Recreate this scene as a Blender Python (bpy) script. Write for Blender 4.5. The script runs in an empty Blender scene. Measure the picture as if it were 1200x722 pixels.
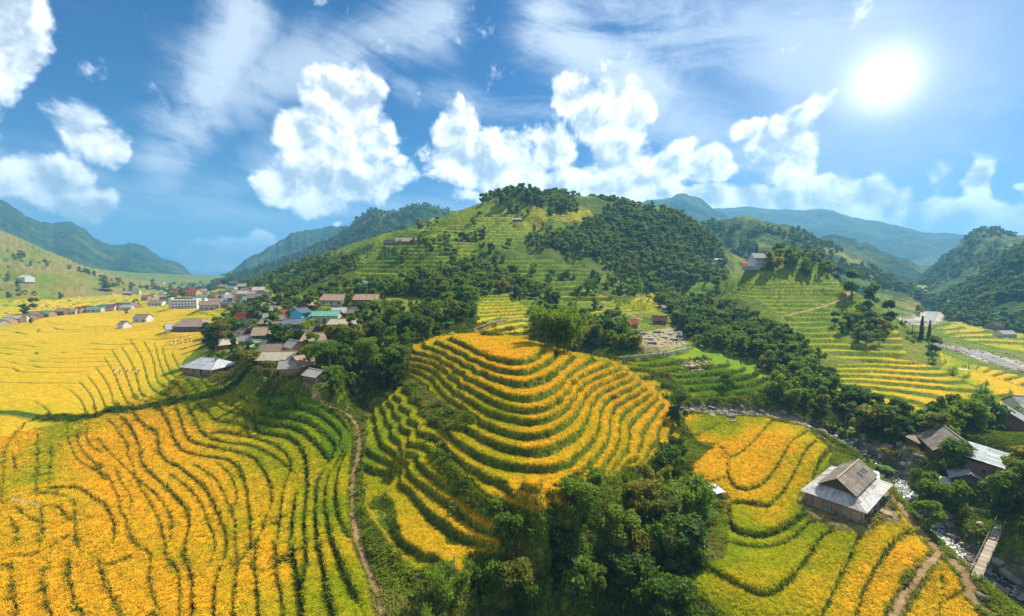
import bpy, math, random, time
import numpy as np
T0 = time.time()
random.seed(7); rng = np.random.default_rng(7)
scene = bpy.context.scene
COL = scene.collection

# ------------------------------------------------------------------ camera, sky, sun, exposure
F, U0, V0, CZ = 520.0, 600.0, 361.0, 60.0
PITCH = math.atan((V0 - 315.0) / F)
CP, SP = math.cos(PITCH), math.sin(PITCH)
cam_d = bpy.data.cameras.new('camera'); cam = bpy.data.objects.new('camera', cam_d); COL.objects.link(cam)
cam.location = (0, 0, CZ); cam.rotation_euler = (math.pi / 2 - PITCH, 0, 0)
cam_d.sensor_width = 36; cam_d.lens = 36 * F / 1200; cam_d.clip_start = 0.5; cam_d.clip_end = 60000
scene.camera = cam
SUN_AZ, SUN_EL = math.radians(50), math.radians(50)      # azimuth clockwise from the view direction
sd = bpy.data.lights.new('sun', 'SUN'); so = bpy.data.objects.new('sun', sd); COL.objects.link(so)
sd.energy = 5.0; sd.angle = math.radians(0.5); sd.color = (1.0, 0.92, 0.76)
so.rotation_euler = (math.pi / 2 - SUN_EL, 0, math.pi - SUN_AZ)
scene.view_settings.view_transform = 'Standard'; scene.view_settings.look = 'None'
scene.view_settings.exposure = 1.0; scene.view_settings.gamma = 1.0
scene.render.use_motion_blur = False
scene.cycles.max_bounces = 6; scene.cycles.diffuse_bounces = 3; scene.cycles.glossy_bounces = 2
scene.cycles.transmission_bounces = 4; scene.cycles.transparent_max_bounces = 8; scene.cycles.volume_bounces = 0
scene.cycles.use_denoising = True; scene.cycles.sample_clamp_indirect = 4.0

def ray(u, v):
    a, b = (u - U0) / F, (V0 - v) / F
    return np.array([a, CP + b * SP, -SP + b * CP])
def at_z(u, v, zr):
    d = ray(u, v); t = zr / d[2]; return d * t
def at_y(u, v, Y):
    d = ray(u, v); return d * (Y / d[1])
def project(x, y, z):
    "world (z relative to the camera) to picture pixels of the 1200 wide frame"
    fw = y * CP - z * SP; up = y * SP + z * CP
    fw = np.where(fw < 1e-3, 1e-3, fw)
    return U0 + F * x / fw, V0 - F * up / fw
def azel(u, v):
    d = ray(u, v); d = d / np.linalg.norm(d)
    return math.atan2(d[0], d[1]), math.asin(d[2])

class NT:
    "small helper that builds a node tree"
    def __init__(s, tree): s.t = tree; s.n = tree.nodes; s.l = tree.links; s.n.clear()
    def node(s, typ, ins=None, **kw):
        n = s.n.new(typ)
        for k, v in kw.items(): setattr(n, k, v)
        for k, v in (ins or {}).items(): s.put(n.inputs[k], v)
        return n
    def put(s, sock, v):
        if isinstance(v, bpy.types.NodeSocket): s.l.new(v, sock)
        elif isinstance(v, bpy.types.Node): s.l.new(v.outputs[0], sock)
        else: sock.default_value = v
    def math(s, op, a, b=None, c=None, clamp=False):
        n = s.n.new('ShaderNodeMath'); n.operation = op; n.use_clamp = clamp
        s.put(n.inputs[0], a)
        if b is not None: s.put(n.inputs[1], b)
        if c is not None: s.put(n.inputs[2], c)
        return n.outputs[0]
    def vmath(s, op, a, b=None):
        n = s.n.new('ShaderNodeVectorMath'); n.operation = op
        s.put(n.inputs[0], a)
        if b is not None: s.put(n.inputs[1], b)
        return n.outputs['Value'] if op in ('LENGTH', 'DOT_PRODUCT') else n.outputs[0]
    def mapr(s, v, a, b, c=0.0, d=1.0, smooth=True):
        n = s.n.new('ShaderNodeMapRange'); n.interpolation_type = 'SMOOTHSTEP' if smooth else 'LINEAR'
        s.put(n.inputs['Value'], v); s.put(n.inputs['From Min'], a); s.put(n.inputs['From Max'], b)
        s.put(n.inputs['To Min'], c); s.put(n.inputs['To Max'], d); return n.outputs[0]
    def mix(s, f, a, b, mode='MIX'):
        n = s.n.new('ShaderNodeMix'); n.data_type = 'RGBA'; n.blend_type = mode
        s.put(n.inputs[0], f); s.put(n.inputs[6], a); s.put(n.inputs[7], b); return n.outputs[2]
    def noise(s, vec, scale, detail=4, rough=0.55, dist=0.0, lac=2.0):
        n = s.n.new('ShaderNodeTexNoise'); n.noise_dimensions = '2D' if getattr(s, 'flat', False) else '3D'; s.put(n.inputs['Vector'], vec)
        n.inputs['Scale'].default_value = scale; n.inputs['Detail'].default_value = detail
        n.inputs['Roughness'].default_value = rough; n.inputs['Distortion'].default_value = dist
        n.inputs['Lacunarity'].default_value = lac
        return n.outputs[0]

world = bpy.data.worlds.new('World'); scene.world = world; world.use_nodes = True
def build_world():
    w = NT(world.node_tree); w.flat = True
    sky = w.node('ShaderNodeTexSky', sky_type='NISHITA', sun_disc=False, sun_elevation=SUN_EL,
                 sun_rotation=SUN_AZ, air_density=1.0, dust_density=0.6, ozone_density=2.5, altitude=900)
    tc = w.node('ShaderNodeTexCoord'); D = tc.outputs['Generated']
    sep = w.node('ShaderNodeSeparateXYZ', {0: D})
    az = w.math('ARCTAN2', sep.outputs[0], sep.outputs[1]); el = w.math('ARCSINE', sep.outputs[2])
    P = w.node('ShaderNodeCombineXYZ', {0: az, 1: el, 2: 0.0}).outputs[0]
    # blue of the clear sky: nishita, a little more saturated
    hs = w.node('ShaderNodeHueSaturation', {'Saturation': 2.0, 'Value': 0.52, 'Hue': 0.492, 'Color': sky.outputs[0]})
    base = w.mix(1.0, hs.outputs[0], (0.17, 0.70, 1.10, 1), 'MULTIPLY')
    # haze brightening near the horizon
    hz = w.mapr(el, 0.0, 0.30, 1.0, 0.0)
    base = w.mix(w.math('MULTIPLY', hz, 0.50), base, (1.8, 3.7, 5.4, 1))
    # sun glow
    sdir = (math.sin(GAZ) * math.cos(GEL), math.cos(GAZ) * math.cos(GEL), math.sin(GEL))
    ndir = w.vmath('NORMALIZE', D)
    dot = w.vmath('DOT_PRODUCT', ndir, sdir)
    ang = w.math('ARCCOSINE', w.math('MINIMUM', dot, 1.0))
    glow = w.math('ADD', w.math('MULTIPLY', w.math('POWER', w.mapr(ang, 0.0, 0.95, 1.0, 0.0, smooth=False), 3.0), .46), w.math('MULTIPLY', w.math('POWER', w.mapr(ang, 0.0, 0.30, 1.0, 0.0, smooth=False), 2.0), .6))
    base = w.mix(w.math('MULTIPLY', glow, 0.75, clamp=True), base, (7.2, 7.8, 8.6, 1))
    # ---- thin high cloud, drawn out streaks
    q = w.vmath('MULTIPLY', P, (1.0, 2.4, 1.0))
    rot = w.node('ShaderNodeVectorRotate', {'Vector': q, 'Angle': 0.5}, rotation_type='Z_AXIS').outputs[0]
    c1 = w.math('ADD', w.math('MULTIPLY', w.noise(w.vmath('MULTIPLY', rot, (0.9, 1.9, 1.0)), 3.0, 10, 0.66, 0.35), .55), w.math('MULTIPLY', w.noise(P, 3.6, 10, .68, .6), .45))
    c2 = w.noise(P, 1.6, 4, 0.5, 0.3)
    cir = w.mapr(w.math('ADD', w.math('MULTIPLY', c1, 0.75), w.math('MULTIPLY', c2, 0.45)), 0.54, 0.84)
    streaks = [((190, 200), (290, 20), .085, 1.0), ((230, 110), (520, 20), .10, .75), ((470, 100), (640, 125), .05, .6), ((640, 20), (760, 110), .13, 1.0), ((700, 90), (900, 200), .14, .7),
               ((120, 240), (330, 200), .10, .55), ((20, 215), (110, 200), .09, .6), ((700, 20), (1000, 60), .16, .7), ((860, 140), (1200, 235), .11, .35), ((0, 250), (600, 235), .05, .5), ((880, 20), (1200, 200), .22, .35)]
    sm = None
    for p0, p1, r, st in streaks:
        a0, e0 = azel(*p0); a1, e1 = azel(*p1)
        dx, dy = a1 - a0, e1 - e0; L = math.hypot(dx, dy)
        v = w.vmath('SUBTRACT', P, (a0, e0, 0))
        t = w.math('DIVIDE', w.vmath('DOT_PRODUCT', v, (dx / L, dy / L, 0)), L, clamp=True)
        sc = w.node('ShaderNodeVectorMath', operation='SCALE'); sc.inputs[0].default_value = (dx, dy, 0); w.put(sc.inputs['Scale'], t)
        dd = w.vmath('LENGTH', w.vmath('SUBTRACT', v, sc.outputs[0]))
        m = w.mapr(dd, r * 1.15, 0.0, 0.0, st)
        sm = m if sm is None else w.math('MAXIMUM', sm, m)
    # more thin cloud added outside the view, all round, to whiten the ambient light
    rnd = w.mapr(w.math('ABSOLUTE', az), .9, 1.3); sm = w.math('MAXIMUM', sm, w.math('MULTIPLY', w.math('MAXIMUM', rnd, w.mapr(el, .75, 1.0)), .75))
    cirm = w.math('MULTIPLY', w.mapr(w.math('ADD', w.math('MULTIPLY', c1, 1.5), w.math('MULTIPLY', sm, 0.34)), 0.70, 1.12), w.math('ADD', sm, 0.06), clamp=True)
    base = w.mix(w.math('MULTIPLY', cirm, 0.88), base, (6.2, 6.8, 7.7, 1))
    # ---- cumulus: soft discs at the places of the clouds, broken up by billowy noise
    lobes = CLOUDS
    wrp = w.node('ShaderNodeTexNoise', {'Vector': P, 'Scale': 7.0, 'Detail': 3.0}, noise_dimensions='2D')
    off = w.vmath('MULTIPLY', w.vmath('SUBTRACT', wrp.outputs['Color'], (.5, .5, .5)), (.05, .05, 0))
    PW = w.vmath('ADD', P, off)
    def field(Pq, shift=(0, 0)):
        m = None
        for (u, v, rx, ry, st) in lobes:
            a, e = azel(u, v); k = math.cos(math.atan((u - U0) / F))
            n = w.vmath('MULTIPLY', w.vmath('SUBTRACT', Pq, (a + shift[0], e + shift[1], 0)), (F / (rx * k * k), F / (ry * k), 0))
            g = w.mapr(w.vmath('LENGTH', n), 0.0, 1.5, st, 0.0, smooth=False)
            m = g if m is None else w.node('ShaderNodeMath', {0: m, 1: g, 2: 0.12}, operation='SMOOTH_MAX').outputs[0]
        return m
    M = field(PW)
    def billow(Pq, sc):
        v = w.node('ShaderNodeTexVoronoi', {'Vector': Pq, 'Scale': sc, 'Detail': 3.0, 'Roughness': .55, 'Lacunarity': 2.1}, feature='F1', normalize=True, voronoi_dimensions='2D')
        return v.outputs['Distance']
    b0 = billow(PW, 13.0)
    n0 = w.noise(PW, 11.0, 10, 0.62)
    dens = w.math('ADD', M, w.math('ADD', w.math('MULTIPLY', w.math('SUBTRACT', 0.42, b0), 0.62), w.math('MULTIPLY', w.math('SUBTRACT', n0, 0.5), 0.62)))
    alpha = w.mapr(dens, 0.27, 0.50)
    # relief: the same field a little towards the light minus here
    Pl = w.vmath('ADD', PW, (0.016, 0.022, 0)); b1 = billow(Pl, 13.0); n1 = w.noise(Pl, 11.0, 10, 0.62)
    rel = w.math('ADD', w.math('SUBTRACT', b1, b0), w.math('MULTIPLY', w.math('SUBTRACT', n0, n1), 0.9))
    top = w.math('SUBTRACT', dens, 0.45)
    big = w.noise(PW, 3.2, 3, 0.5)
    lit = w.math('ADD', w.math('ADD', 0.74, w.math('MULTIPLY', rel, 1.5)), w.math('MULTIPLY', top, -0.52))
    lit = w.math('ADD', lit, w.math('MULTIPLY', w.math('SUBTRACT', big, 0.5), 0.5))
    ccol = w.mix(w.mapr(lit, 0.22, 1.05), (4.4, 4.9, 5.6, 1), (13.2, 13.0, 12.8, 1))
    base = w.mix(w.math('MULTIPLY', alpha, 0.96), base, ccol)
    # the over-exposed sun itself
    core = w.math('POWER', w.mapr(ang, 0.006, 0.098, 1.0, 0.0, smooth=False), 3.0)
    base = w.mix(core, base, (20, 19.5, 18.5, 1))
    base = w.mix(w.mapr(el, -0.12, -0.02, 1.0, 0.0), base, (0.9, 1.2, 1.1, 1))
    bg = w.node('ShaderNodeBackground', {'Color': base, 'Strength': 0.074})
    w.node('ShaderNodeOutputWorld', {'Surface': bg.outputs[0]})
GAZ, GEL = azel(1037, 95)
CLOUDS = [  # picture position, radii in pixels, strength
 (10, 20, 52, 55, 1), (18, 70, 30, 40, .8), (95, 150, 42, 32, .8), (120, 165, 30, 30, .8), (70, 215, 50, 30, .8), (95, 240, 40, 26, .9), (30, 215, 45, 22, .6),
 (385, 125, 34, 34, 1), (420, 118, 26, 30, 1), (400, 160, 55, 45, 1), (360, 160, 30, 40, .9), (372, 215, 55, 32, 1), (430, 215, 50, 24, 1), (470, 205, 24, 18, .8), (335, 232, 30, 14, .7),
 (238, 297, 26, 18, 1), (270, 294, 24, 20, 1), (305, 287, 17, 18, 1), (390, 262, 8, 6, .5),
 (535, 155, 28, 32, .9), (560, 185, 55, 34, .95), (600, 200, 55, 30, .8), (645, 175, 34, 30, .8), (585, 148, 12, 10, .5), (650, 215, 60, 20, .8), (560, 232, 50, 10, .5),
 (665, 110, 22, 26, .9), (700, 135, 34, 30, .95), (725, 165, 32, 36, .95), (740, 130, 22, 26, .8), (740, 205, 60, 30, .9), (790, 195, 36, 28, .85), (835, 195, 28, 22, .85), (700, 222, 70, 18, .8),
 (880, 150, 30, 14, .65), (920, 160, 38, 26, .85), (945, 175, 28, 30, .8), (930, 200, 34, 26, .75), (945, 125, 26, 10, .5), (880, 235, 44, 18, 1), (915, 238, 40, 22, 1), (830, 236, 40, 16, .9), (780, 232, 40, 12, .9),
 (965, 230, 44, 28, 1), (1005, 237, 42, 24, 1), (1040, 243, 34, 24, 1), (1080, 257, 44, 22, 1), (1130, 262, 50, 24, 1), (1180, 262, 50, 26, 1), (1143, 212, 16, 26, .75), (1190, 215, 16, 8, .55), (1150, 190, 6, 6, .4), (1230, 250, 60, 40, .8), (-40, 120, 60, 60, .7)]
build_world()

# ------------------------------------------------------------------ noise and geometry helpers
def hash2(i, j, s=0):
    n = (i.astype(np.int64) * 374761393 + j.astype(np.int64) * 668265263 + s * 1442695041) & 0x7fffffff
    n = (n ^ (n >> 13)) * 1274126177 & 0x7fffffff
    return ((n ^ (n >> 16)) & 0xffff) / 65535.0
def vnoise(x, y, s=0):
    xi, yi = np.floor(x), np.floor(y); fx, fy = x - xi, y - yi
    fx = fx * fx * (3 - 2 * fx); fy = fy * fy * (3 - 2 * fy)
    a = hash2(xi, yi, s); b = hash2(xi + 1, yi, s); c = hash2(xi, yi + 1, s); d = hash2(xi + 1, yi + 1, s)
    return (a + (b - a) * fx) * (1 - fy) + (c + (d - c) * fx) * fy
def fbm(x, y, o=4, s=0, g=0.5):
    t = np.zeros(np.shape(x)); a = 1.0; n = 0
    for k in range(o):
        t = t + a * vnoise(x * 2 ** k + 17.3 * k, y * 2 ** k - 9.1 * k, s + k); n += a; a *= g
    return t / n
def ss(a, b, x):
    t = np.clip((x - a) / (b - a), 0, 1); return t * t * (3 - 2 * t)
def inpoly(u, v, poly):
    u = np.asarray(u); ins = np.zeros(u.shape, bool); n = len(poly)
    for i in range(n):
        x0, y0 = poly[i]; x1, y1 = poly[(i + 1) % n]
        if y0 == y1: continue
        c = ((y0 > v) != (y1 > v)) & (u < (x1 - x0) * (v - y0) / (y1 - y0) + x0)
        ins ^= c
    return ins
def smooth_line(pts, it=2):
    p = np.array(pts, float)
    for _ in range(it):
        if len(p) < 3: break
        q = 0.75 * p[:-1] + 0.25 * p[1:]; r = 0.25 * p[:-1] + 0.75 * p[1:]
        m = np.empty((2 * len(q), p.shape[1])); m[0::2] = q; m[1::2] = r
        p = np.vstack([p[:1], m, p[-1:]])
    return p

def props(o, label=None, cat=None, group=None, kind=None):
    if label: o['label'] = label
    if cat: o['category'] = cat
    if group: o['group'] = group
    if kind: o['kind'] = kind
    return o
def link(name, me, mats=(), parent=None, loc=None):
    o = bpy.data.objects.new(name, me); COL.objects.link(o)
    if me is not None:
        for m in mats:
            me.materials.append(m)
    if parent is not None: o.parent = parent
    if loc is not None: o.location = loc
    return o
def mesh_np(name, V, faces, mats=(), parent=None, loc=None, smooth=False, attrs=None, mi=None):
    "V (n,3); faces (m,k) array"
    V = np.ascontiguousarray(V, np.float32); faces = np.ascontiguousarray(faces, np.int32)
    me = bpy.data.meshes.new(name); k = faces.shape[1]; m = len(faces)
    me.vertices.add(len(V)); me.vertices.foreach_set('co', V.ravel())
    me.loops.add(m * k); me.loops.foreach_set('vertex_index', faces.ravel())
    me.polygons.add(m); me.polygons.foreach_set('loop_start', np.arange(0, m * k, k, dtype=np.int32))
    me.polygons.foreach_set('use_smooth', np.full(m, bool(smooth)))
    if mi is not None: me.polygons.foreach_set('material_index', np.ascontiguousarray(mi, np.int32))
    for an, (ty, arr) in (attrs or {}).items():
        at = me.attributes.new(an, ty, 'POINT')
        at.data.foreach_set({'FLOAT_COLOR': 'color', 'FLOAT': 'value', 'FLOAT_VECTOR': 'vector'}[ty], np.ascontiguousarray(arr, np.float32).ravel())
    me.update(calc_edges=True)
    return link(name, me, mats, parent, loc)

# ------------------------------------------------------------------ terrain: level lines and spot heights
HERO = [  # outer edges of the rice terraces of the round hill, top first, in picture pixels
 [(533,393),(547,403),(563,412),(580,417.5),(600,421),(611,421),(622,418),(630,413),(633,407)],
 [(513,400),(527,405),(540,411.7),(553,418),(570,425),(587,431),(603,433),(613,433),(625,430),(637,424),(645,418),(648,412)],
 [(500,403),(513,408),(530,416),(547,425),(560,430.5),(577,438),(593,443.5),(608,446),(617,446),(630,442.5),(643,435),(655,427.5),(663,421.5),(667,416)],
 [(492,412),(507,416),(523,424),(537,433),(550,441.7),(567,448),(583,456),(600,462),(617,463.5),(633,460),(647,454),(657,448),(663,440),(672,432),(683,425),(688,420)],
 [(490,419),(507,423),(520,430),(530,438),(543,448),(558,456),(573,465),(590,472.5),(607,477),(620,478),(633,476),(648,471),(660,463),(668,452),(678,441),(690,434),(708,426)],
 [(492,427),(510,433),(520,442),(530,452),(543,462),(558,470),(573,479),(590,485),(607,488.5),(622,491),(638,488),(650,483),(660,476),(668,465),(675,452),(684,446),(697,440),(710,436),(727,429)],
 [(490,434),(505,441),(513,449),(520,459),(530,468),(545,476),(558,487),(570,495),(587,501),(603,505),(620,507.5),(638,505),(653,498),(667,490),(675,481),(680,471),(685,461),(694,453),(710,445),(727,438),(740,431)],
 [(484,440),(497,447),(508,455),(515,466),(527,476),(540,485),(552,498),(563,507),(580,515),(597,522),(620,525),(637,522.5),(655,516),(670,507),(682,495),(688,482),(691,470),(700,460),(714,452),(730,445),(744,438)],
 [(530,508),(537,515),(552,524),(566,531),(585,538),(605,543),(627,545),(643,545),(660,541),(673,532),(688,520),(697,507),(701,490),(703,475),(710,467),(723,460),(738,453),(751,445)],
 [(524,519),(532,530),(545,539),(556,548),(570,555),(587,560),(603,565),(622,567),(640,567),(655,562),(672,553),(687,542),(698,530),(707,518),(711,505),(712,492),(714,482),(720,473),(733,467),(747,460),(760,451)],
 [(555,562),(565,573),(577,580),(590,584),(610,592),(625,595),(642,592),(657,585),(672,573),(687,562),(700,548),(712,535),(721,522),(724,510),(724,497),(726,486),(734,477),(747,469),(763,459)],
 [(707,559),(717,548),(728,533),(733,520),(733,507),(734,497),(742,487),(751,480),(759,473),(768,465)],
 [(744,535),(747,517),(750,502),(760,491),(768,482),(777,471)],
 [(752,542),(762,522),(770,505),(778,489),(785,478)],
 [(775,527),(783,505),(790,486),(793,476)]]
HZ0, HDZ = -22.0, 1.5
SIDE = [  # (level steps below the top, edge line) of the small terraces on the left flank
 (8.3, [(470,457),(480,473),(492,487),(503,497)]), (9.3, [(461,464),(472,482),(482,498),(492,510)]),
 (10.3, [(455,466),(462,482),(472,498),(483,512),(490,525)]), (11.3, [(447,474),(452,490),(460,508),(466,520),(472,535)]),
 (12.3, [(437,480),(441,500),(442,515),(450,526)]),
 (11.0, [(487,530),(495,542),(507,553),(520,563)]), (12.0, [(472,538),(482,552),(495,565),(512,575)]),
 (13.0, [(467,545),(475,560),(487,577),(500,590),(513,603),(533,615),(552,628),(567,632),(595,635)]),
 (14.3, [(427,548),(430,568),(438,590),(448,610),(463,632),(480,646),(500,655),(523,664),(553,672)]),
 (15.4, [(477,668),(493,680),(513,691),(527,691)])]
QZ = [  # spot heights: picture position and level under the camera
 (-150,722,-52),(0,722,-51),(100,722,-50.5),(200,722,-49.5),(300,722,-48),(400,722,-46.3),(440,722,-45.6),(0,600,-49.5),(100,600,-49),(200,600,-48),(300,600,-46.5),(400,600,-44.7),(412,640,-45),
 (0,500,-47),(100,500,-46.5),(200,500,-45.5),(300,500,-43),(390,500,-40.5),(412,520,-42),(0,440,-45),(100,440,-44.5),(200,440,-42.5),(300,460,-38.5),(350,475,-39.5),(245,437,-36.5),
 (0,400,-43),(100,400,-42),(200,400,-40),(240,400,-38),(0,370,-41),(100,370,-40),(200,370,-38),(270,370,-32),(100,352,-39),(200,350,-37),(-150,440,-46),(-150,600,-51),
 (850,520,-46.5),(820,560,-47),(900,560,-47.2),(950,520,-46),(1000,600,-48.2),(900,640,-49.5),(820,640,-49.8),(960,700,-50.5),(1060,700,-51),(1060,620,-49.8),(1140,705,-52),(1200,735,-53.5),(800,700,-51.5),
 (600,640,-43.3),(650,620,-41.5),(610,680,-47.5),(650,660,-46.5),(640,705,-51),(700,620,-44.5),(700,660,-49.5),(700,722,-55),(750,600,-49.5),(780,560,-48),(745,660,-53),(500,700,-47.5),(560,715,-50),(800,520,-45.5),(790,610,-50.5),
 (1041,580,-48.6),(1068,609,-49.3),(1099,649,-50.2),(990,590,-48),(1145,680,-51),(1174,612,-50.4),(1192,600,-49.6),(1205,650,-50.8),(1250,600,-47),
 (880,478,-45.2),(910,484,-46.6),(940,492,-48.6),(1000,515,-50),(1040,540,-51),(1075,585,-52.3),(1110,630,-53.6),(1160,665,-55),(1205,690,-56),
 (1112,535,-46.5),(1150,565,-47.5),(1177,500,-45.5),(1205,480,-45),(1060,520,-46.5),(1080,370,-58),(1150,360,-57),(1130,400,-56),(1200,425,-55),(1130,430,-50.5),(1190,452,-51.5),(1060,345,-55)]
QY = [  # spot heights: picture position and distance ahead
 (150,335,1000),(220,328,1500),(265,330,1250),(0,345,560),(60,348,600),(0,300,780),(0,270,950),(60,302,950),(60,325,750),(120,323,1200),(120,342,750),(-150,250,950),(-150,330,600),
 (300,420,150),(340,400,165),(380,400,160),(330,440,130),(365,445,124),(400,440,126),(400,360,200),(440,360,205),(300,370,240),(250,360,330),(300,342,430),(350,340,300),(440,335,260),(300,328,600),(350,314,480),(400,302,430),
 (450,302,350),(470,290,340),(520,290,330),(500,320,270),(540,340,240),(500,365,200),(470,400,160),(450,440,135),(540,375,190),(415,470,126),
 (430,284,450),(480,264,450),(520,254,460),(560,241,460),(600,232,470),(650,235,480),(700,242,500),(740,249,520),(780,254,520),(820,275,520),(845,300,510),(840,330,450),
 (560,280,370),(620,280,380),(700,290,400),(780,300,440),(560,320,290),(620,320,300),(700,330,320),(770,340,370),(600,350,240),(650,350,265),(720,350,290),(590,375,213),(640,375,220),(690,375,235),(750,375,250),(800,370,290),(840,360,330),(560,388,182),
 (700,397,192),(760,397,205),(820,390,235),(650,392,190),(760,420,172),(820,420,180),(880,430,180),(760,450,150),(830,450,155),(890,462,150),(820,470,142),(600,396,150),
 (900,440,170),(960,470,155),(920,400,205),(1000,345,270),(1050,390,225),(1080,420,195),(1110,450,168),(1150,465,156),(1060,485,142),(1000,470,160),(980,440,180),(960,410,205),(940,380,230),(900,350,270),(940,330,300),(885,312,320),(930,302,330),
 (980,327,310),(860,340,300),(830,370,275),(850,400,225),(1000,380,235),(1020,420,196),(960,350,268),(1180,340,1000),(1200,322,900),(1040,350,800),(1030,330,900)]
QW = [  # hidden ground behind crests: picture column, distance, level
 (450,700,20),(600,700,40),(700,720,40),(800,750,10),(600,1100,0),(750,1100,-10),(450,1100,-20),(880,480,-20),(940,480,-25),(980,400,-30),(1040,300,-45),(850,900,-35),(950,900,-40),(1000,1500,-50),(1150,1600,-50),(1200,1600,-50),
 (600,2500,-40),(300,2500,-40),(0,2500,0),(100,2300,-38),(900,2500,-50),(1200,2500,-50),(400,1500,-30),(1300,1000,-30),(1300,300,-55),(-100,1500,60),(200,2400,-38),(590,165,-29),(650,158,-33),(700,150,-35),(750,145,-38),(780,142,-41)]
CTRL = []
for k, L in enumerate(HERO):
    z = HZ0 - HDZ * k
    for p in smooth_line(L, 1)[::2]: CTRL.append(at_z(p[0], p[1], z))
for v_, us in ((399, (550, 580, 610)), (408, (575, 600, 615))):
    for u_ in us: CTRL.append(at_z(u_, v_, HZ0 + 0.35))
for k, L in SIDE:
    for p in smooth_line(L, 1)[::2]: CTRL.append(at_z(p[0], p[1], HZ0 - HDZ * k))
for u, v, z in QZ: CTRL.append(at_z(u, v, z))
for u, v, Y in QY: CTRL.append(at_y(u, v, Y))
for u, Y, z in QW: CTRL.append(np.array([(u - U0) / F / CP * Y, Y, z]))
CTRL = np.array(CTRL)

def warp(x, y): return np.arctan2(x, y), np.log(np.hypot(x, y))
cw = np.stack(warp(CTRL[:, 0], CTRL[:, 1]), 1); ct = CTRL[:, 2] / np.hypot(CTRL[:, 0], CTRL[:, 1])
def tps(r2): return 0.5 * r2 * np.log(r2 + 1e-12)
n = len(cw); K = tps(((cw[:, None] - cw[None]) ** 2).sum(2)) + np.eye(n) * 2e-5 * -1.0
K += np.eye(n) * 4e-5
A = np.zeros((n + 3, n + 3)); A[:n, :n] = K; A[:n, n] = 1; A[:n, n + 1:] = cw; A[n, :n] = 1; A[n + 1:, :n] = cw.T
sol = np.linalg.solve(A, np.concatenate([ct, np.zeros(3)]))
def base_t(th, lr):
    out = np.empty(th.size); th = th.ravel(); lr = lr.ravel(); C = 20000
    for i in range(0, th.size, C):
        a = th[i:i + C, None] - cw[None, :, 0]; b = lr[i:i + C, None] - cw[None, :, 1]
        out[i:i + C] = tps(a * a + b * b) @ sol[:n] + sol[n] + sol[n + 1] * th[i:i + C] + sol[n + 2] * lr[i:i + C]
    return out

# grid: fans out from the foot of the camera, finer where the ground is near
NA, RMAX = 1040, 2700.0
aa = np.linspace(-1.62, 1.62, NA)
lr1 = np.linspace(math.log(40), math.log(165), 440, endpoint=False)
lr2 = np.linspace(math.log(165), math.log(620), 280, endpoint=False)
lr3 = np.linspace(math.log(620), math.log(RMAX), 110)
LR = np.concatenate([lr1, lr2, lr3]); NR = len(LR)
TH = np.arctan(aa)
# coarse evaluation, then bilinear refinement (the surface is smooth)
cth = np.linspace(TH[0], TH[-1], 420); clr = np.linspace(LR[0], LR[-1], 420)
G = base_t(*np.meshgrid(cth, clr)).reshape(420, 420)
def base_z(x, y):
    th, lr = warp(x, y); r = np.exp(lr)
    i = np.clip((lr - clr[0]) / (clr[1] - clr[0]), 0, 418.999); j = np.clip((th - cth[0]) / (cth[1] - cth[0]), 0, 418.999)
    i0 = i.astype(int); j0 = j.astype(int); fi = i - i0; fj = j - j0
    t = (G[i0, j0] * (1 - fj) + G[i0, j0 + 1] * fj) * (1 - fi) + (G[i0 + 1, j0] * (1 - fj) + G[i0 + 1, j0 + 1] * fj) * fi
    hill = ss(230, 340, r) * ss(900, 700, r) * ss(-.46, -.30, th) * ss(.50, .38, th)
    return t * r + hill * (26 * (fbm(x / 75, y / 75, 3, 401) - .5) + 9 * (1 - np.abs(2 * fbm(x / 38, y / 38, 2, 402) - 1) - .75))
R = np.exp(LR)[:, None] * np.ones(NA)[None]; THG = np.ones(NR)[:, None] * TH[None]
X = R * np.sin(THG); Y = R * np.cos(THG)
Z0 = base_z(X, Y)
print('rbf', round(time.time() - T0, 1), Z0.min(), Z0.max())
def hit(u, v, rmin=42, rmax=2600, zf=None):
    "first meeting of a picture ray with the ground"
    zf = zf or base_z
    d = ray(u, v); h = math.hypot(d[0], d[1]); rr = np.exp(np.linspace(math.log(rmin), math.log(rmax), 3000))
    x, y, z = d[0] / h * rr, d[1] / h * rr, d[2] / h * rr
    g = zf(x, y); below = np.nonzero(z < g)[0]
    if len(below) == 0: return None
    i = below[0]
    if i == 0: return np.array([x[0], y[0], g[0]])
    a0 = z[i - 1] - g[i - 1]; a1 = z[i] - g[i]; f = a0 / (a0 - a1)
    return np.array([x[i - 1] + f * (x[i] - x[i - 1]), y[i - 1] + f * (y[i] - y[i - 1]), g[i - 1] + f * (g[i] - g[i - 1])])
U, V = project(X, Y, Z0)

# ------------------------------------------------------------------ where things grow (outlines given in the picture, on the ground)
def zone(poly, rmin=0, rmax=1e9): return inpoly(U, V, poly) & (R > rmin) & (R < rmax)
nz = (fbm(X / 9, Y / 9, 3, 5) - .5) * 8 + (R > 220) * (fbm(X / 35, Y / 35, 3, 6) - .5) * 60
def zoneN(poly, rmin=0, rmax=1e9): return inpoly(U + nz * np.clip(120 / R, .3, 1), V + nz * .6 * np.clip(120 / R, .3, 1), poly) & (R > rmin) & (R < rmax)
PATH_MAIN = [(366,468),(376,470),(400,482),(412,490),(419,500),(423,515),(420,535),(414,560),(413,585),(414,610),(419,635),(428,660),(436,680),(444,700),(450,725),(455,745)]
Zleft = zone([(-400,900),(-400,380),(0,350),(60,351),(130,345),(200,341),(300,337),(345,345),(300,352),(270,368),(245,385),(236,405),(215,422),(212,436),(230,446),(262,452),(285,440),(298,452),(300,465),(345,465),(370,473),(395,487),(408,500),(412,520),(408,560),(409,610),(420,650),(430,680),(445,720),(460,900)], 0, 1500)
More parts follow.
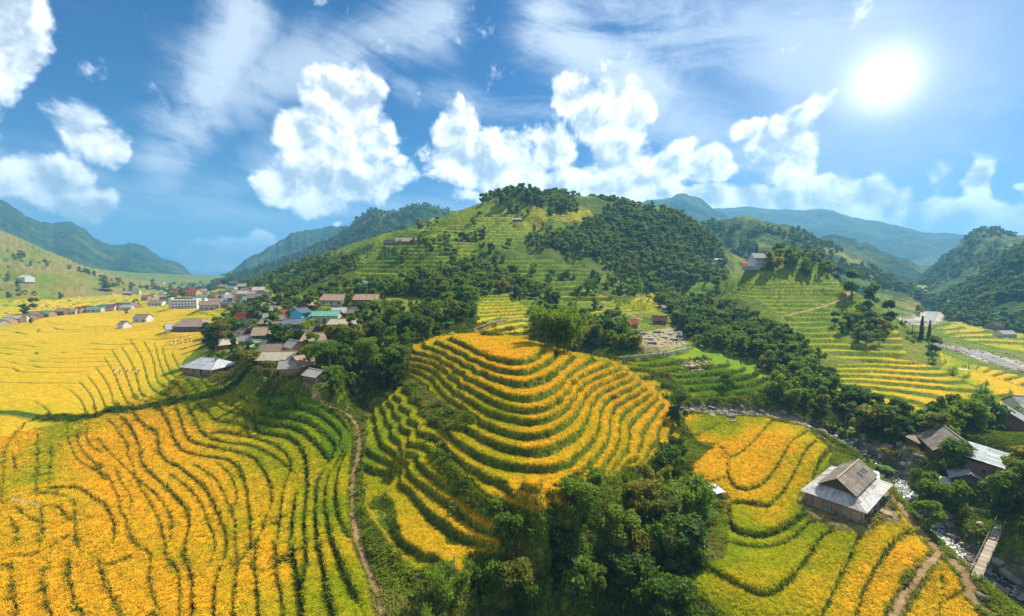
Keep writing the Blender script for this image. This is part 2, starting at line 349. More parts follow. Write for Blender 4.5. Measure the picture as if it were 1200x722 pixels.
Zhero = zoneN([(484,404),(500,397),(533,388),(640,398),(700,412),(752,430),(800,470),(797,520),(775,535),(752,548),(735,545),(712,562),(690,572),(660,600),(640,606),(600,601),(560,580),(548,560),(520,530),(520,505),(545,500),(560,492),(545,482),(535,484),(505,462),(480,442)], 0, 175)
Zflank = zoneN([(433,470),(475,452),(505,490),(515,500),(535,530),(500,528),(520,560),(560,600),(612,622),(606,645),(590,640),(575,676),(545,684),(530,697),(500,690),(465,650),(430,600),(423,545),(428,520)], 0, 175)
Zright = zone([(795,900),(795,700),(812,668),(850,655),(852,620),(846,600),(852,580),(815,572),(812,545),(838,522),(830,505),(802,498),(803,486),(860,483),(908,486),(945,499),(965,520),(978,532),(960,560),(950,580),(960,605),(1000,618),(1012,613),(1050,596),(1070,614),(1098,650),(1128,682),(1140,712),(1170,735),(1250,900)], 0, 175)
Zrightgreen = zone([(802,498),(803,484),(860,483),(885,486),(888,498),(870,505),(842,520),(820,520)], 0, 175)
Znose = zoneN([(955,440),(985,432),(1020,424),(1055,412),(1066,396),(1074,396),(1088,420),(1120,440),(1155,462),(1152,475),(1130,484),(1100,492),(1058,490),(1010,474),(975,460)], 120, 260)
Zriver = zoneN([(1098,412),(1135,425),(1200,440),(1300,465),(1300,500),(1190,486),(1165,464),(1130,445),(1105,432)], 120, 420)
Zplots = zoneN([(722,418),(760,408),(810,400),(850,412),(890,425),(905,445),(890,462),(850,468),(812,466),(785,440),(750,430)], 120, 260)
Zback = zoneN([(556,395),(558,372),(575,350),(600,348),(620,362),(622,402)], 150, 320) | zoneN([(660,368),(700,360),(770,348),(775,366),(740,372),(700,376)], 180, 420) | zoneN([(738,356),(772,344),(775,358)], 200, 420)
Zslopes = zoneN([(425,298),(470,262),(540,244),(600,233),(645,248),(625,280),(600,296),(565,284),(545,310),(500,322),(470,336),(425,330)], 200, 600) | zoneN([(620,302),(680,306),(700,338),(725,356),(660,352),(625,330)], 200, 600) | zoneN([(575,300),(610,300),(618,330),(590,326)], 200, 600) \
    | zoneN([(640,250),(690,246),(700,258),(650,258)], 200, 600)
Zrhill = zoneN([(790,345),(830,330),(860,318),(900,322),(975,318),(1005,345),(1050,388),(1062,415),(1020,425),(985,420),(940,400),(925,380),(880,345),(840,350),(800,365)], 150, 420) & ~zoneN([(970,378),(1010,366),(1040,385),(1035,408),(985,400)], 0, 400)
Zfarplain = zoneN([(1010,332),(1060,340),(1105,352),(1150,372),(1200,388),(1200,410),(1120,398),(1062,370),(1030,345)], 260, 1500) | zone([(1030,322),(1200,322),(1200,345),(1100,350),(1040,335)], 500, 2000)
Zlhill = zone([(-400,200),(0,262),(70,298),(130,322),(200,330),(200,341),(130,345),(60,351),(0,350),(-400,380)], 400, 1700)

# step profile of the terraces that follow the contour lines
def terrace(Z, mask, step, riser=.3, wob=0.0, off=0.0):
    zz = Z + wob * (fbm(X / 30, Y / 30, 2, 31) - .5) + off
    q = -zz / step; k = np.floor(q); fr = q - k
    znew = -(k + ss(0, riser, fr)) * step - off - wob * 0
    return np.where(mask, znew - (zz - Z - off) , Z), fr, k
Z = Z0.copy(); rice = np.zeros_like(Z); bank = np.zeros_like(Z)
slope_n = (fbm(X / 3.0, Y / 3.0, 3, 3) - .5)
HZ_ = (Zhero & ~((Z0 < HZ0 - 10 * HDZ - .5) & (U < 702))) | (Zflank & (Z0 > -46))
for mask, step, riser, off, wob in ((HZ_, HDZ, .33, -(-HZ0 % HDZ) * 0, 0), (Znose, 1.15, .30, 0, 1.2), (Zplots, 1.3, .25, 0, 2.5), (Zback, 1.3, .35, 0, 1.5), (Zslopes, 2.9, .48, 0, 5), (Zrhill, 1.9, .42, 0, 2.5),
                                    (Zriver, 1.2, .2, 0, 2), (Zlhill & (R < 1600), 5.0, .45, 0, 9), (Zfarplain, 1.6, .3, 0, 3)):
    if mask is None: continue
    o = (HZ0 % HDZ) if step == HDZ and wob == 0 else 0
    zz = Z0 + wob * (fbm(X / 30, Y / 30, 2, 31) - .5) + (0.10 * (vnoise(X / 1.5, Y / 1.5, 8) - .5) if R.min() else 0)
    q = -(zz - o) / step; k = np.floor(q); fr = q - k
    zt = -(k + ss(0.02, riser * .8, fr)) * step + o - (zz - Z0) * 0
    Z = np.where(mask, zt, Z)
    rf = ss(riser, riser + .06, fr) + ss(.07, .03, fr)
    rice = np.where(mask, np.clip(rf, 0, 1), rice)
top = zone([(533,394),(547,403),(563,412),(580,417.5),(600,421),(611,421),(622,418),(631,412),(628,404),(600,396),(560,391)], 100, 160)
rice = np.where(top, 1, rice); Z = np.where(top & (Z0 > HZ0 - .2), HZ0 + .1, Z)
# valley floors: rice everywhere between drawn banks
field = (Zleft | Zright | Zrightgreen) & ~(Zhero | Zflank)
rice = np.where(field, 1.0, rice)

# ------------------------------------------------------------------ paddy banks: (line, drop m, width m, side of the higher field: +1 left of travel)
BK = []
def B(drop, w, side, *lines):
    for l in lines: BK.append((l, drop, w, side))
B(.25, .4, 1, [(150,395),(160,408),(167,420),(170,432),(174,450),(184,460),(200,466)], [(166,396),(176,412),(181,425),(183,443),(187,450),(200,456),(215,461),(228,468)], [(180,398),(186,420),(192,440),(202,448),(222,455),(240,462)], [(140,402),(155,425),(161,443),(165,463),(178,467),(195,471)],
  [(128,405),(143,428),(151,447),(158,467),(172,471),(185,475)], [(120,415),(134,436),(141,455),(148,471),(160,477),(165,481)], [(108,425),(124,445),(131,460),(133,472),(142,477),(150,481)], [(98,435),(113,452),(120,466),(124,478),(132,481)], [(86,440),(102,456),(110,468),(112,482),(117,487)], [(70,450),(90,462),(98,474),(102,485),(110,489)],
  [(190,402),(194,424),(203,441),(215,446),(232,449),(250,455)], [(200,408),(206,425),(215,437),(240,446),(262,452)], [(40,470),(55,478),(62,490)])
B(.5, .5, 1, [(80,497),(80,515),(85,528),(93,540),(105,545),(118,555),(126,560)], [(92,505),(92,518),(98,530),(110,540),(122,550)], [(104,497),(102,512),(106,522),(116,529),(122,531)], [(115,514),(122,522),(131,533),(145,545),(160,560),(172,570),(185,580)],
  [(127,491),(137,500),(144,512),(151,522),(150,533),(157,546),(160,558)], [(45,508),(45,530),(45,568),(44,576)], [(62,524),(60,545),(58,568)], [(16,532),(20,552)], [(30,495),(16,514),(8,524),(6,540),(5,560),(4,582)],
  [(108,538),(118,552),(128,560)], [(136,548),(144,566),(154,580),(156,592),(149,604)], [(44,577),(60,577),(80,583),(84,588)])
B(1.4, .6, 1, [(142,488),(151,495),(158,508),(165,520),(166,533),(168,545),(178,555),(190,566),(205,580),(218,592),(225,608),(221,630),(217,648),(226,672),(229,690),(227,725)],
  [(158,484),(165,495),(175,502),(184,504),(187,515),(188,530),(195,540),(207,545),(222,556),(240,570),(252,590),(263,614),(268,636),(266,652),(256,674),(253,698),(254,725)],
  [(188,478),(198,494),(203,510),(212,526),(226,532),(250,535),(270,539),(282,548),(288,564),(292,582),(295,614),(296,640),(290,652),(280,664),(276,690),(275,725)],
  [(207,477),(212,488),(217,506),(222,515),(230,519),(246,522),(280,529),(300,535),(308,548),(318,564),(321,582),(316,600),(308,622),(299,648),(302,680),(305,725)],
  [(221,476),(230,492),(236,506),(243,511),(256,516),(274,520),(292,519),(308,526),(322,533),(338,545)],
  [(247,509),(264,505),(285,508),(300,511),(318,517),(334,528),(342,540),(343,550),(336,562),(332,580),(328,618),(324,648),(326,672),(332,698),(333,725)],
  [(232,474),(244,482),(252,491),(260,494),(288,495),(292,500),(294,508)])
B(.7, .5, 1, [(253,470),(258,478),(268,483),(284,485),(298,490)], [(262,468),(270,474),(286,482),(298,488)], [(272,460),(284,465),(293,472)], [(230,546),(250,558),(260,570),(264,582),(274,598),(278,628),(278,660)],
  [(254,540),(268,552),(276,566),(280,584),(276,594)], [(200,556),(216,567),(230,580),(241,598),(250,622),(254,642),(246,666),(231,678)], [(161,562),(170,578),(181,594),(190,614),(194,636),(197,656),(210,665),(213,698),(211,725)],
  [(178,574),(188,584),(200,600),(204,616),(202,630),(196,640)], [(128,558),(134,570),(141,586),(142,600),(149,608),(152,622),(160,638),(176,646),(180,653),(177,670),(179,692),(186,706),(183,725)])
B(1.1, .6, 1, [(57,573),(80,571),(96,572),(112,584),(124,590),(130,600),(136,616),(136,632),(126,646),(114,655),(102,653),(91,646),(85,632),(86,608),(84,588)])
B(.7, .5, 1, [(0,664),(17,660),(15,678),(17,698),(25,725)], [(88,648),(76,654),(62,658),(52,672),(52,694),(62,725)], [(83,654),(82,674),(86,698),(101,725)], [(117,655),(120,674),(130,694),(146,725)], [(120,662),(140,661),(152,652)],
  [(25,652),(42,652),(60,642),(80,630)], [(14,606),(23,622),(21,636)], [(50,594),(49,610),(53,628),(48,644),(43,651)], [(20,594),(40,610),(49,611)], [(50,596),(66,593),(80,605),(84,612)], [(-40,600),(-20,650),(-10,700),(-30,740)], [(-60,520),(-20,560),(5,590)])
B(2.6, .9, 1, [(300,478),(300,492),(302,504),(320,507),(340,509),(352,520),(359,532),(361,548),(362,562)], [(301,494),(320,498),(340,498),(354,504),(366,514),(376,524),(386,534)],
  [(306,487),(338,489),(360,493),(374,502),(386,512),(394,520),(394,530),(386,540),(374,552),(362,561),(352,568),(347,580),(344,610),(344,644),(350,670),(356,692),(357,725)],
  [(304,470),(340,476),(364,480),(380,490),(394,502),(402,511),(401,522),(390,540),(379,554),(374,568),(372,585),(371,608),(374,634),(380,664),(386,698),(395,725)],
  [(304,465),(352,470),(376,475),(392,486),(406,500),(411,512)], [(407,526),(399,542),(389,556),(384,572),(382,590),(385,614),(392,640),(402,666),(410,686),(420,705)], [(409,534),(399,556),(395,576),(396,602),(404,620),(411,634)],
  [(362,565),(361,580),(358,600),(360,638),(361,664),(357,688)], [(326,656),(333,650),(342,646)], [(317,612),(328,606)])
# right fields
B(.9, .55, -1, [(909,487),(893,505),(883,518),(870,528),(858,537.5)]); B(.4, .5, 1, [(842,521),(850,530),(858,537)])
B(1.7, .6, 1, [(858,537),(853,545),(854,557),(862,572),(875,575),(890,570),(903,558),(915,538),(925,520),(947,503)], [(855,590),(868,588),(881,588),(899,595),(912,582),(926,562),(935,545),(942,528),(955,517)],
  [(825,663),(854,679),(881,692),(897,697),(912,690),(932,670),(955,638),(958,630),(975,618)], [(973,700),(984,672),(1000,643),(1005,620)], [(1014,683),(1027,659),(1045,634),(1068,620)], [(800,686),(820,699),(842,725)])
BK += [([(1000,725),(1006,702),(1014,683)], 1.0, .6, 1), ([(957,725),(965,712),(973,700)], 1.0, .6, 1)]
B(2.8, 1.0, 1, [(857,596),(856,612),(862,622),(875,627),(892,628),(915,621),(937,606),(946,590),(951,567),(952,555),(958,538),(970,525)])
B(1.2, .6, 1, [(854,634),(881,639),(899,640),(926,632),(944,614),(957,602)])
B(.6, .5, 1, [(1045,725),(1056,703),(1072,679),(1090,652)], [(1099,725),(1103,700),(1102,685),(1101,661)], [(1106,704),(1117,695),(1130,688)], [(815,568),(833,563),(852,557)])
B(.5, .5, 1, [(812,512),(825,506),(846,495)])
def seg_field(line, half, zlev=None):
    "signed distance and along parameter near a drawn line (metres); returns row/col window"
    P3 = np.array([p for p in (hit(u, v) for u, v in smooth_line(line, 2)) if p is not None])
    P = P3[:, :2]
    rr = np.hypot(P[:, 0], P[:, 1]); th = np.arctan2(P[:, 0], P[:, 1])
    m = half / rr.min()
    i0 = np.searchsorted(LR, np.log(max(rr.min() - half, 41))); i1 = np.searchsorted(LR, np.log(rr.max() + half)) + 1
    j0 = np.searchsorted(TH, th.min() - m); j1 = np.searchsorted(TH, th.max() + m) + 1
    i0, j0 = max(i0 - 1, 0), max(j0 - 1, 0)
    xs, ys = X[i0:i1, j0:j1], Y[i0:i1, j0:j1]
    best = np.full(xs.shape, 1e9); sgn = np.zeros(xs.shape); par = np.zeros(xs.shape); zl = np.zeros(xs.shape)
    cum = np.concatenate([[0], np.cumsum(np.hypot(*np.diff(P, axis=0).T))])
    for k in range(len(P) - 1):
        a, b = P[k], P[k + 1]; d = b - a; L2 = d @ d
        if L2 < 1e-6: continue
        t = np.clip(((xs - a[0]) * d[0] + (ys - a[1]) * d[1]) / L2, 0, 1)
        dx, dy = xs - a[0] - t * d[0], ys - a[1] - t * d[1]; q = np.hypot(dx, dy)
        m_ = q < best
        best[m_] = q[m_]; sgn[m_] = np.sign(d[0] * dy - d[1] * dx)[m_]; par[m_] = (cum[k] + t * math.sqrt(L2))[m_]
        if zlev is not None: zl[m_] = (zlev[k] + t * (zlev[k + 1] - zlev[k]))[m_]
    return (slice(i0, i1), slice(j0, j1)), best, sgn, par, cum[-1], P3, zl
dz = np.zeros_like(Z); hedge = np.zeros_like(Z)
for line, drop, w, side in BK:
    w = max(w * .78, .0018 * math.hypot(*at_z(line[0][0], max(line[0][1], 400), -42)[:2]) if line[0][1] < 470 else 0); drop = drop * .85
    sl, d, s, par, L, P3, _ = seg_field(line, 12)
    wig = .16 * (vnoise(X[sl] / 1.2, Y[sl] / 1.2, 4) - .5)
    sd_ = d * s * side + wig
    fade = 22 if line[0][1] < 470 and line[0][0] < 260 and P3[:, 1].mean() > 140 else 1.2; end = ss(-1, fade, par) * ss(-1, 1.2, L - par)
    near = np.where(d < 11.9, 1, 0)
    dz[sl] += near * end * drop * .36 * np.tanh(sd_ / (w * .45)) * np.exp(-np.abs(sd_) / 3.5)
    b = np.exp(-(np.clip(np.abs(sd_ + w * .3) - w * .22, 0, 9) / (w * .3)) ** 2) * (end if fade > 2 else .4 + .6 * end)
    bank[sl] = np.maximum(bank[sl], b)
Z = Z + dz * field
Z = Z - .30 * bank * field
# shallow contour banks of the far fields
qf = Y / 8.5 + X * .018 + 4.2 * fbm(X / 55, Y / 55, 3, 95); ff = np.abs(qf - np.round(qf)) * 8.5; upf = Zleft & (V < 455) & (R > 165)
bf = np.where(upf, ss(.75, .25, ff * np.clip(240 / R, .35, 1)) * ss(.35, .55, fbm(X / 25, Y / 12, 2, 96)) * np.where(U < 140, ss(478, 465, V), ss(430, 405, V)), 0)
bank = np.maximum(bank, bf * .8); Z = Z - .25 * bf; Z = np.where(upf, Z + .12 * (np.round(qf) - qf), Z)
rice = rice * (1 - np.where(field, ss(.35, .7, bank), 0))
print('banks', round(time.time() - T0, 1))
# long green hedge bank between the left fields
HEDGE = [(-60,482),(0,484),(20,485),(45,490),(75,491),(100,492),(115,488),(130,482),(150,483),(165,480),(180,477),(200,472),(225,470),(245,465),(262,460),(275,452),(283,445),(293,437)]
sl, d, s, par, L, P3H, _ = seg_field(HEDGE, 8)
hw = 1.3 + .8 * fbm(X[sl] / 6, Y[sl] / 6, 2, 2)
m = ss(1.25, .8, d / hw); rice[sl] *= 1 - m; hedge[sl] = np.maximum(hedge[sl], m); Z[sl] += .5 * m
# level building plots, paths and stream bed
PATHS = [('dirt_path', PATH_MAIN, 1.0), ('dirt_path', [(1036,574),(1041,580),(1054,594),(1068,609),(1086,632),(1099,649),(1117,659),(1130,672),(1138,686),(1139,699),(1148,710),(1166,722),(1180,735)], 1.6),
         ('dirt_path', [(1099,649),(1086,663),(1068,686),(1050,715),(1045,728)], 1.2), ('dirt_path', [(945,502),(960,509),(970,517),(982,528)], 1.1),
         ('dirt_path', [(915,371),(935,367),(960,361),(980,354),(997,346),(992,342)], 2.2), ('dirt_road', [(655,364),(680,361),(700,361),(725,364),(740,369),(752,375)], 2.8), ('dirt_path', [(555,386),(570,379),(590,375),(612,371)], 1.8), ('dirt_path', [(562,389),(572,382),(590,376)], 1.2),
         ('dirt_path', [(726,420),(750,416),(780,412),(810,409)], 1.2), ('dirt_path', [(1158,640),(1150,660),(1139,692)], .1)]
STREAM = [(800,476),(830,477),(855,479),(880,480),(905,484),(930,490),(955,497),(980,507),(1005,518),(1028,530),(1045,545),(1060,563),(1074,583),(1088,602),(1104,622),(1120,640),(1140,656),(1168,672),(1200,690),(1240,712)]
RIVERS = [[(1300,455),(1250,442),(1200,428),(1165,419),(1130,410),(1098,403)], [(1062,377),(1085,372),(1108,365),(1124,357),(1118,350),(1095,347)]]
dirt = np.zeros_like(Z); rock = np.zeros_like(Z)
ribbons = []
def carve_path(line, w):
    P3 = np.array([p for p in (hit(u, v) for u, v in smooth_line(line, 2)) if p is not None])
    zl = P3[:, 2].copy()
    for _ in range(4): zl[1:-1] = (zl[:-2] + zl[1:-1] * 2 + zl[2:]) / 4
    sl, d, s, par, L, P3, zf = seg_field(line, w + 5, zl)
    m = ss(w * .5 + 1.3, w * .5 + .2, d)
    Z[sl] = Z[sl] * (1 - m) + (zf - .12) * m
    k = ss(w * .5 + .7, w * .5 + .3, d); rice[sl] *= 1 - k; dirt[sl] = np.maximum(dirt[sl], ss(w * .5 + .35, w * .5 - .2, d + .5 * (vnoise(X[sl] / .8, Y[sl] / .8, 9) - .5)))
    return np.column_stack([P3[:, :2], zl])
for nm, l, w in PATHS:
    if w > .5: ribbons.append((nm, carve_path(l, w), w))
streams = []
def carve_stream(line, w, depth):
    P3 = np.array([p for p in (hit(u, v) for u, v in smooth_line(line, 2)) if p is not None])
    zl = np.minimum.accumulate(P3[:, 2]) if P3[0, 2] > P3[-1, 2] else np.minimum.accumulate(P3[::-1, 2])[::-1]
    zl = zl.copy()
    for _ in range(6): zl[1:-1] = (zl[:-2] + zl[1:-1] * 2 + zl[2:]) / 4
    sl, d, s, par, L, P3, zf = seg_field(line, w * 2.2 + 4, zl)
    dd = d + w * .5 * (fbm(X[sl] / 5, Y[sl] / 5, 3, 12) - .5)
    m = ss(w * 1.3, w * .45, dd)
    Z[sl] = Z[sl] * (1 - m) + (zf - depth + .5 * (fbm(X[sl] / 1.5, Y[sl] / 1.5, 3, 13) - .5)) * m
    k = ss(w * 1.35, w * 1.1, dd); rice[sl] *= 1 - k; rock[sl] = np.maximum(rock[sl], ss(w * 1.1, w * .6, dd))
    return np.column_stack([P3[:, :2], zl - depth])
streams.append((carve_stream(STREAM, 4.2, 1.6), 2.6))
streams.append((carve_stream(RIVERS[0], 10, .7), 6)); streams.append((carve_stream(RIVERS[1], 15, .6), 7))
PADS = []
def pad(x, y, z, rx, blend=None):
    blend = blend or max(3, rx)
    d = np.hypot(X - x, Y - y); m = ss(rx + blend, rx, d)
    Z[:] = Z * (1 - m) + z * m; rice[:] = rice * (1 - ss(rx + 1.2, rx + .6, d)); dirt[:] = np.maximum(dirt, .75 * ss(rx + 1.5, rx, d + 2.0 * (fbm(X / 2.5, Y / 2.5, 2, 21) - .5)))

# ------------------------------------------------------------------ buildings: where they stand
# (kind, u, v, width, depth, wall height, rise, turn deg, roof, wall, options, label)
BR, GR, PALE, SLATE = 'roof_brown', 'roof_grey', 'roof_pale', 'roof_slate'
HOUSES = [
 ('hip', 247, 436, 13.5, 9.5, 2.6, 2.4, -18, 'roof_zinc', 'wall_earth', 'near', 'house with a pale zinc hipped roof alone at the edge of the rice'),
 ('gable', 328, 428, 12.5, 6.5, 2.6, 2.0, 0, PALE, 'wall_wood', '', 'low wooden house with a wide cream roof at the foot of the village'),
 ('gable', 357, 430, 7, 7.5, 2.6, 2.4, 55, BR, 'wall_wood', '', 'small house with a tan pitched roof turned sideways, right beside the wide cream roof'),
 ('gable', 371, 446, 6, 4.2, 2.0, 1.2, -30, 'roof_palegrey', 'wall_wood', '', 'small shed with a whitish grey roof, lowest building of the village near the dirt path'),
 ('gable', 373, 405, 9.5, 7, 2.5, 2.2, -5, BR, 'wall_wood', '', 'house with a broad brown roof in front of the blue houses'),
 ('gable', 346, 392, 8, 6, 4.6, 1.6, 20, 'roof_slateblue', 'wall_blue', 'two', 'deep blue two storey house with a slate roof in the middle of the village'),
 ('gable', 353, 383, 6, 5.5, 6.0, 1.6, 70, 'roof_slateblue', 'wall_cyan', 'two', 'tall turquoise house with a small gable and slate roof behind the deep blue house'),
 ('gable', 383, 378, 12, 6, 3.4, 1.5, 5, 'roof_green', 'wall_cream', '', 'long cream house with a sea green roof at the top of the village cluster'),
 ('gable', 405, 389, 12, 6.5, 3.6, 1.5, -3, PALE, 'wall_wood', 'two', 'stilted wooden house with a pale roof and grey extension, right of the sea green roof'),
 ('gable', 394, 358, 13, 7.5, 3.0, 2.4, -12, BR, 'wall_cream', '', 'brown roofed house above the sea green roof, left of its twin'),
 ('gable', 431, 358, 12, 7.5, 3.2, 2.2, 0, BR, 'wall_wood', '', 'brown roofed wooden house at the right end of the upper village row'),
 ('gable', 362, 366, 7, 7, 3.0, 3.4, 75, 'roof_taupe', 'wall_wood', '', 'narrow taupe roofed house standing end-on left above the sea green roof'),
 ('gable', 423, 337, 8, 5, 2.8, 1.6, 0, 'roof_palegrey', 'wall_white', '', 'pale grey roofed house, leftmost of the row of three on the wooded slope'),
 ('gable', 437, 337, 8.5, 5, 2.8, 1.6, 0, 'roof_green', 'wall_white', '', 'green roofed house in the middle of the row of three on the wooded slope'),
 ('gable', 456, 336, 11, 5, 2.8, 1.8, 0, 'roof_red', 'wall_wood', '', 'long house with a bright red roof in the row on the wooded slope'),
 ('gable', 311, 398, 8.5, 6, 2.6, 2.6, 10, BR, 'wall_wood', '', 'brown pyramid roofed house left of the deep blue house among trees'),
 ('gable', 285, 395, 8, 6, 2.6, 2.6, -35, 'roof_taupe', 'wall_wood', '', 'taupe roofed house below the orange-red roof at the left of the village'),
 ('gable', 284, 379, 9, 5.5, 2.6, 3.2, -25, 'roof_orange', 'wall_wood', '', 'house with an orange-red roof at the left side of the village'),
 ('gable', 258, 411, 6, 5, 2.2, 2.0, 60, BR, 'wall_wood', '', 'small brown roofed barn, left of a pair beside the dark trees near the fields'),
 ('gable', 270, 408, 8, 5, 2.4, 2.0, 35, PALE, 'wall_wood', '', 'tan roofed barn behind the dark trees, right of a pair'),
 ('gable', 305, 412, 8, 5, 2.4, 1.8, -20, 'roof_mint', 'wall_wood', '', 'house with a faded mint roof above the wide cream roof'),
 ('gable', 334, 372, 7, 5, 2.4, 1.6, -30, 'roof_orange', 'wall_wood', '', 'small house with a rust red roof just above the turquoise house'),
 ('gable', 323, 368, 10, 5, 2.4, 1.8, -8, PALE, 'wall_wood', '', 'pale roofed house at the upper left edge of the village'),
 ('gable', 318, 377, 7, 5, 2.4, 1.8, 25, GR, 'wall_wood', '', 'small grey roofed house in the left part of the village'),
 ('gable', 315, 384, 7, 5, 2.4, 1.6, -5, 'roof_taupe', 'wall_wood', '', 'small taupe roofed house stacked above the brown pyramid roof'),
 ('gable', 317, 362, 8, 5, 2.4, 1.6, 10, GR, 'wall_white', '', 'grey roofed hut at the back of the village beside a golden plot'),
 ('hip', 227, 387, 17, 11, 3.4, 4.0, 5, 'roof_taupe', 'wall_wood', '', 'round-shouldered brown thatched house out in the golden rice'),
 ('gable', 205, 389, 9, 7, 2.6, 2.6, 50, GR, 'wall_white', '', 'small grey roofed house left of the thatched house in the rice'),
 ('flat', 219, 361, 20, 10, 7.6, 1.2, 14, 'roof_slateblue', 'wall_white', 'two', 'white three storey school building with a grey roof in the far rice fields'),
 ('gable', 213, 346, 18, 10, 6, 3, 10, 'roof_red', 'wall_pink', 'two', 'large pink walled building with red roof behind the white school building'),
 ('gable', 226, 347, 14, 9, 5, 3, 0, 'roof_red', 'wall_yellow', '', 'red roofed yellow house right behind the white school building'),
 ('gable', 185, 358, 14, 8, 3, 2.4, 0, 'roof_taupe', 'wall_white', '', 'low brown roofed house left of the white school building'),
 ('gable', 168, 377, 9, 7, 3, 2.4, 5, 'roof_taupe', 'wall_white', '', 'small brown roofed house alone in the golden rice far from the road'),
 ('gable', 146, 384, 6, 5, 2.6, 2.2, -20, GR, 'wall_white', '', 'tiny grey hut in the open golden rice'),
 # lower right, by the stream
 ('gable', 1113, 534, 10.5, 9, 2.6, 3.3, 63, 'roof_brownslat', 'wall_wood', 'near', 'house with a weathered brown slatted gable roof among trees across the stream'),
 ('shed', 1155, 550, 12, 6.0, 3.0, 1.0, 40, 'roof_corr', 'wall_brick', 'near', 'long shed with a bluish corrugated metal roof beside the big tree on the right'),
 ('gable', 1133, 566, 5.5, 5.5, 2.6, 1.6, 52, 'roof_patch', 'wall_brick', 'near', 'small hut with a patched grey roof in front of the corrugated metal shed'),
 ('gable', 1176, 501, 11, 9.5, 2.8, 3.0, 48, GR, 'wall_wood', 'near', 'grey shingled house with a roof opening below the golden field on the right'),
 ('gable', 1203, 482, 8, 7, 2.6, 2.4, -10, 'roof_palegrey', 'wall_white', 'near', 'pale roofed house cut off by the right edge of the view'),
 ('shed', 1112, 575, 3.2, 2.6, 2.0, .5, -35, 'roof_cream', 'wall_wood', '', 'tiny shed with a flat cream roof between the trees below the brown slatted roof'),
 ('shed', 836, 585, 2.6, 2.2, 2.0, .4, 20, 'roof_white', 'wall_wood', '', 'little field hut with a white sheet roof beside banana plants'),
 ('shed', 1073, 524, 3.0, 2.6, 1.8, .8, 20, 'roof_taupe', 'wall_wood', '', 'tiny taupe shed left of the brown slatted roof'),
 # centre valley
 ('hip', 709, 381, 11, 9, 2.6, 2.6, 10, 'roof_white', 'wall_earth', '', 'house with a white many-sided sheet roof beside the bend of the valley road'),
 ('gable', 733, 385, 11, 5, 2.8, 1.8, 12, 'roof_red', 'wall_orange', '', 'red roofed house right next to the white many-sided roof'),
 ('gable', 773, 380, 7, 5, 2.6, 2.0, -20, 'roof_darkred', 'wall_wood', '', 'dark red roofed hut at the right side of the stone yard'),
 ('gable', 783, 366, 9, 6, 3.0, 1.6, 0, 'roof_taupe', 'wall_wood', '', 'grey brown barn in the shade above the stone yard'),
 ('gable', 722, 393, 5, 4, 2.2, 1.2, 30, 'roof_palegrey', 'wall_wood', '', 'small pale shed at the left end of the stone yard'),
 # hills
 ('gable', 477, 288, 15, 8, 3.4, 2.8, 8, 'roof_taupe', 'wall_brown', 'two', 'brown farmhouse on the green terraces of the hillside above the village'),
 ('gable', 459, 288, 12, 6, 2.6, 2.0, -3, 'roof_dark', 'wall_brown', '', 'long dark barn just left of the brown hillside farmhouse'),
 ('gable', 589, 239, 9, 6, 3, 1.6, 0, GR, 'wall_white', '', 'small grey roofed hut on the top of the big hill by the crest trees'),
 ('gable', 606, 261, 8, 5, 2.6, 1.4, 0, 'roof_palegrey', 'wall_wood', '', 'pale flat roofed hut high on the big green hill'),
 ('shrine', 887, 313, 9, 7, 6, 3.6, 8, 'roof_palegrey', 'wall_white', '', 'white walled temple with grey roof on the crest of the right hill'),
 ('gable', 872, 312, 8, 6, 3.5, 2.2, 0, 'roof_orange', 'wall_yellow', '', 'ochre building left of the white temple on the hill crest'),
 ('gable', 840, 307, 13, 6, 2.8, 1.2, 0, 'roof_white', 'wall_cream', '', 'white roofed open pavilion among trees left of the temple'),
 ('gable', 1163, 337, 26, 14, 8, 4, 10, 'roof_palegrey', 'wall_white', 'two', 'grey and white village house in the distance above the river, left of a pair'),
 ('gable', 1180, 336, 22, 12, 7, 4, -10, 'roof_slateblue', 'wall_cream', '', 'slate roofed village house in the distance above the river, right of a pair'),
 ('gable', 1177, 395, 11, 8, 3, 2.4, 0, 'roof_palegrey', 'wall_white', '', 'pale shed across the river under dark trees on the right'),
 ('gable', 1165, 387, 12, 8, 4, 3, 20, 'roof_dark', 'wall_brown', '', 'dark roofed house across the river beside the pale shed'),
 ('gable', 31, 328, 20, 12, 6, 4, -20, 'roof_cream', 'wall_white', '', 'cream coloured house alone high on the left hillside'),
]
cols_ = ['roof_taupe', 'roof_palegrey', 'roof_palegrey', 'roof_taupe', 'roof_slateblue', 'roof_red', 'roof_green', 'roof_taupe']
cname = {'roof_taupe': 'brown', 'roof_palegrey': 'pale grey', 'roof_slateblue': 'blue grey', 'roof_red': 'red', 'roof_green': 'green', 'roof_zinc': 'zinc', 'roof_orange': 'orange', 'roof_mint': 'mint', 'roof_dark': 'dark'}
ROW = [(3,382,0),(10,380,1),(18,378,2),(25,377,1),(33,375,7),(42,373,3),(50,371,0),(56,371,6),(73,369,3),(83,368,7),(94,367,5),(103,366,5),(112,366,6),(119,365,6),(125,364,6),(131,364,5),(138,363,4),(144,362,4),(150,363,1),(157,361,2)]
for i, (u, v, c) in enumerate(ROW):
    HOUSES.append(('gable', u, v, 7 + (i * 37 % 5), 6, 2.5 + (i % 3) * .5, 2.2, (i * 53 % 40) - 20, cols_[c], ['wall_cream', 'wall_earth', 'wall_wood'][i % 3], 'row', None))
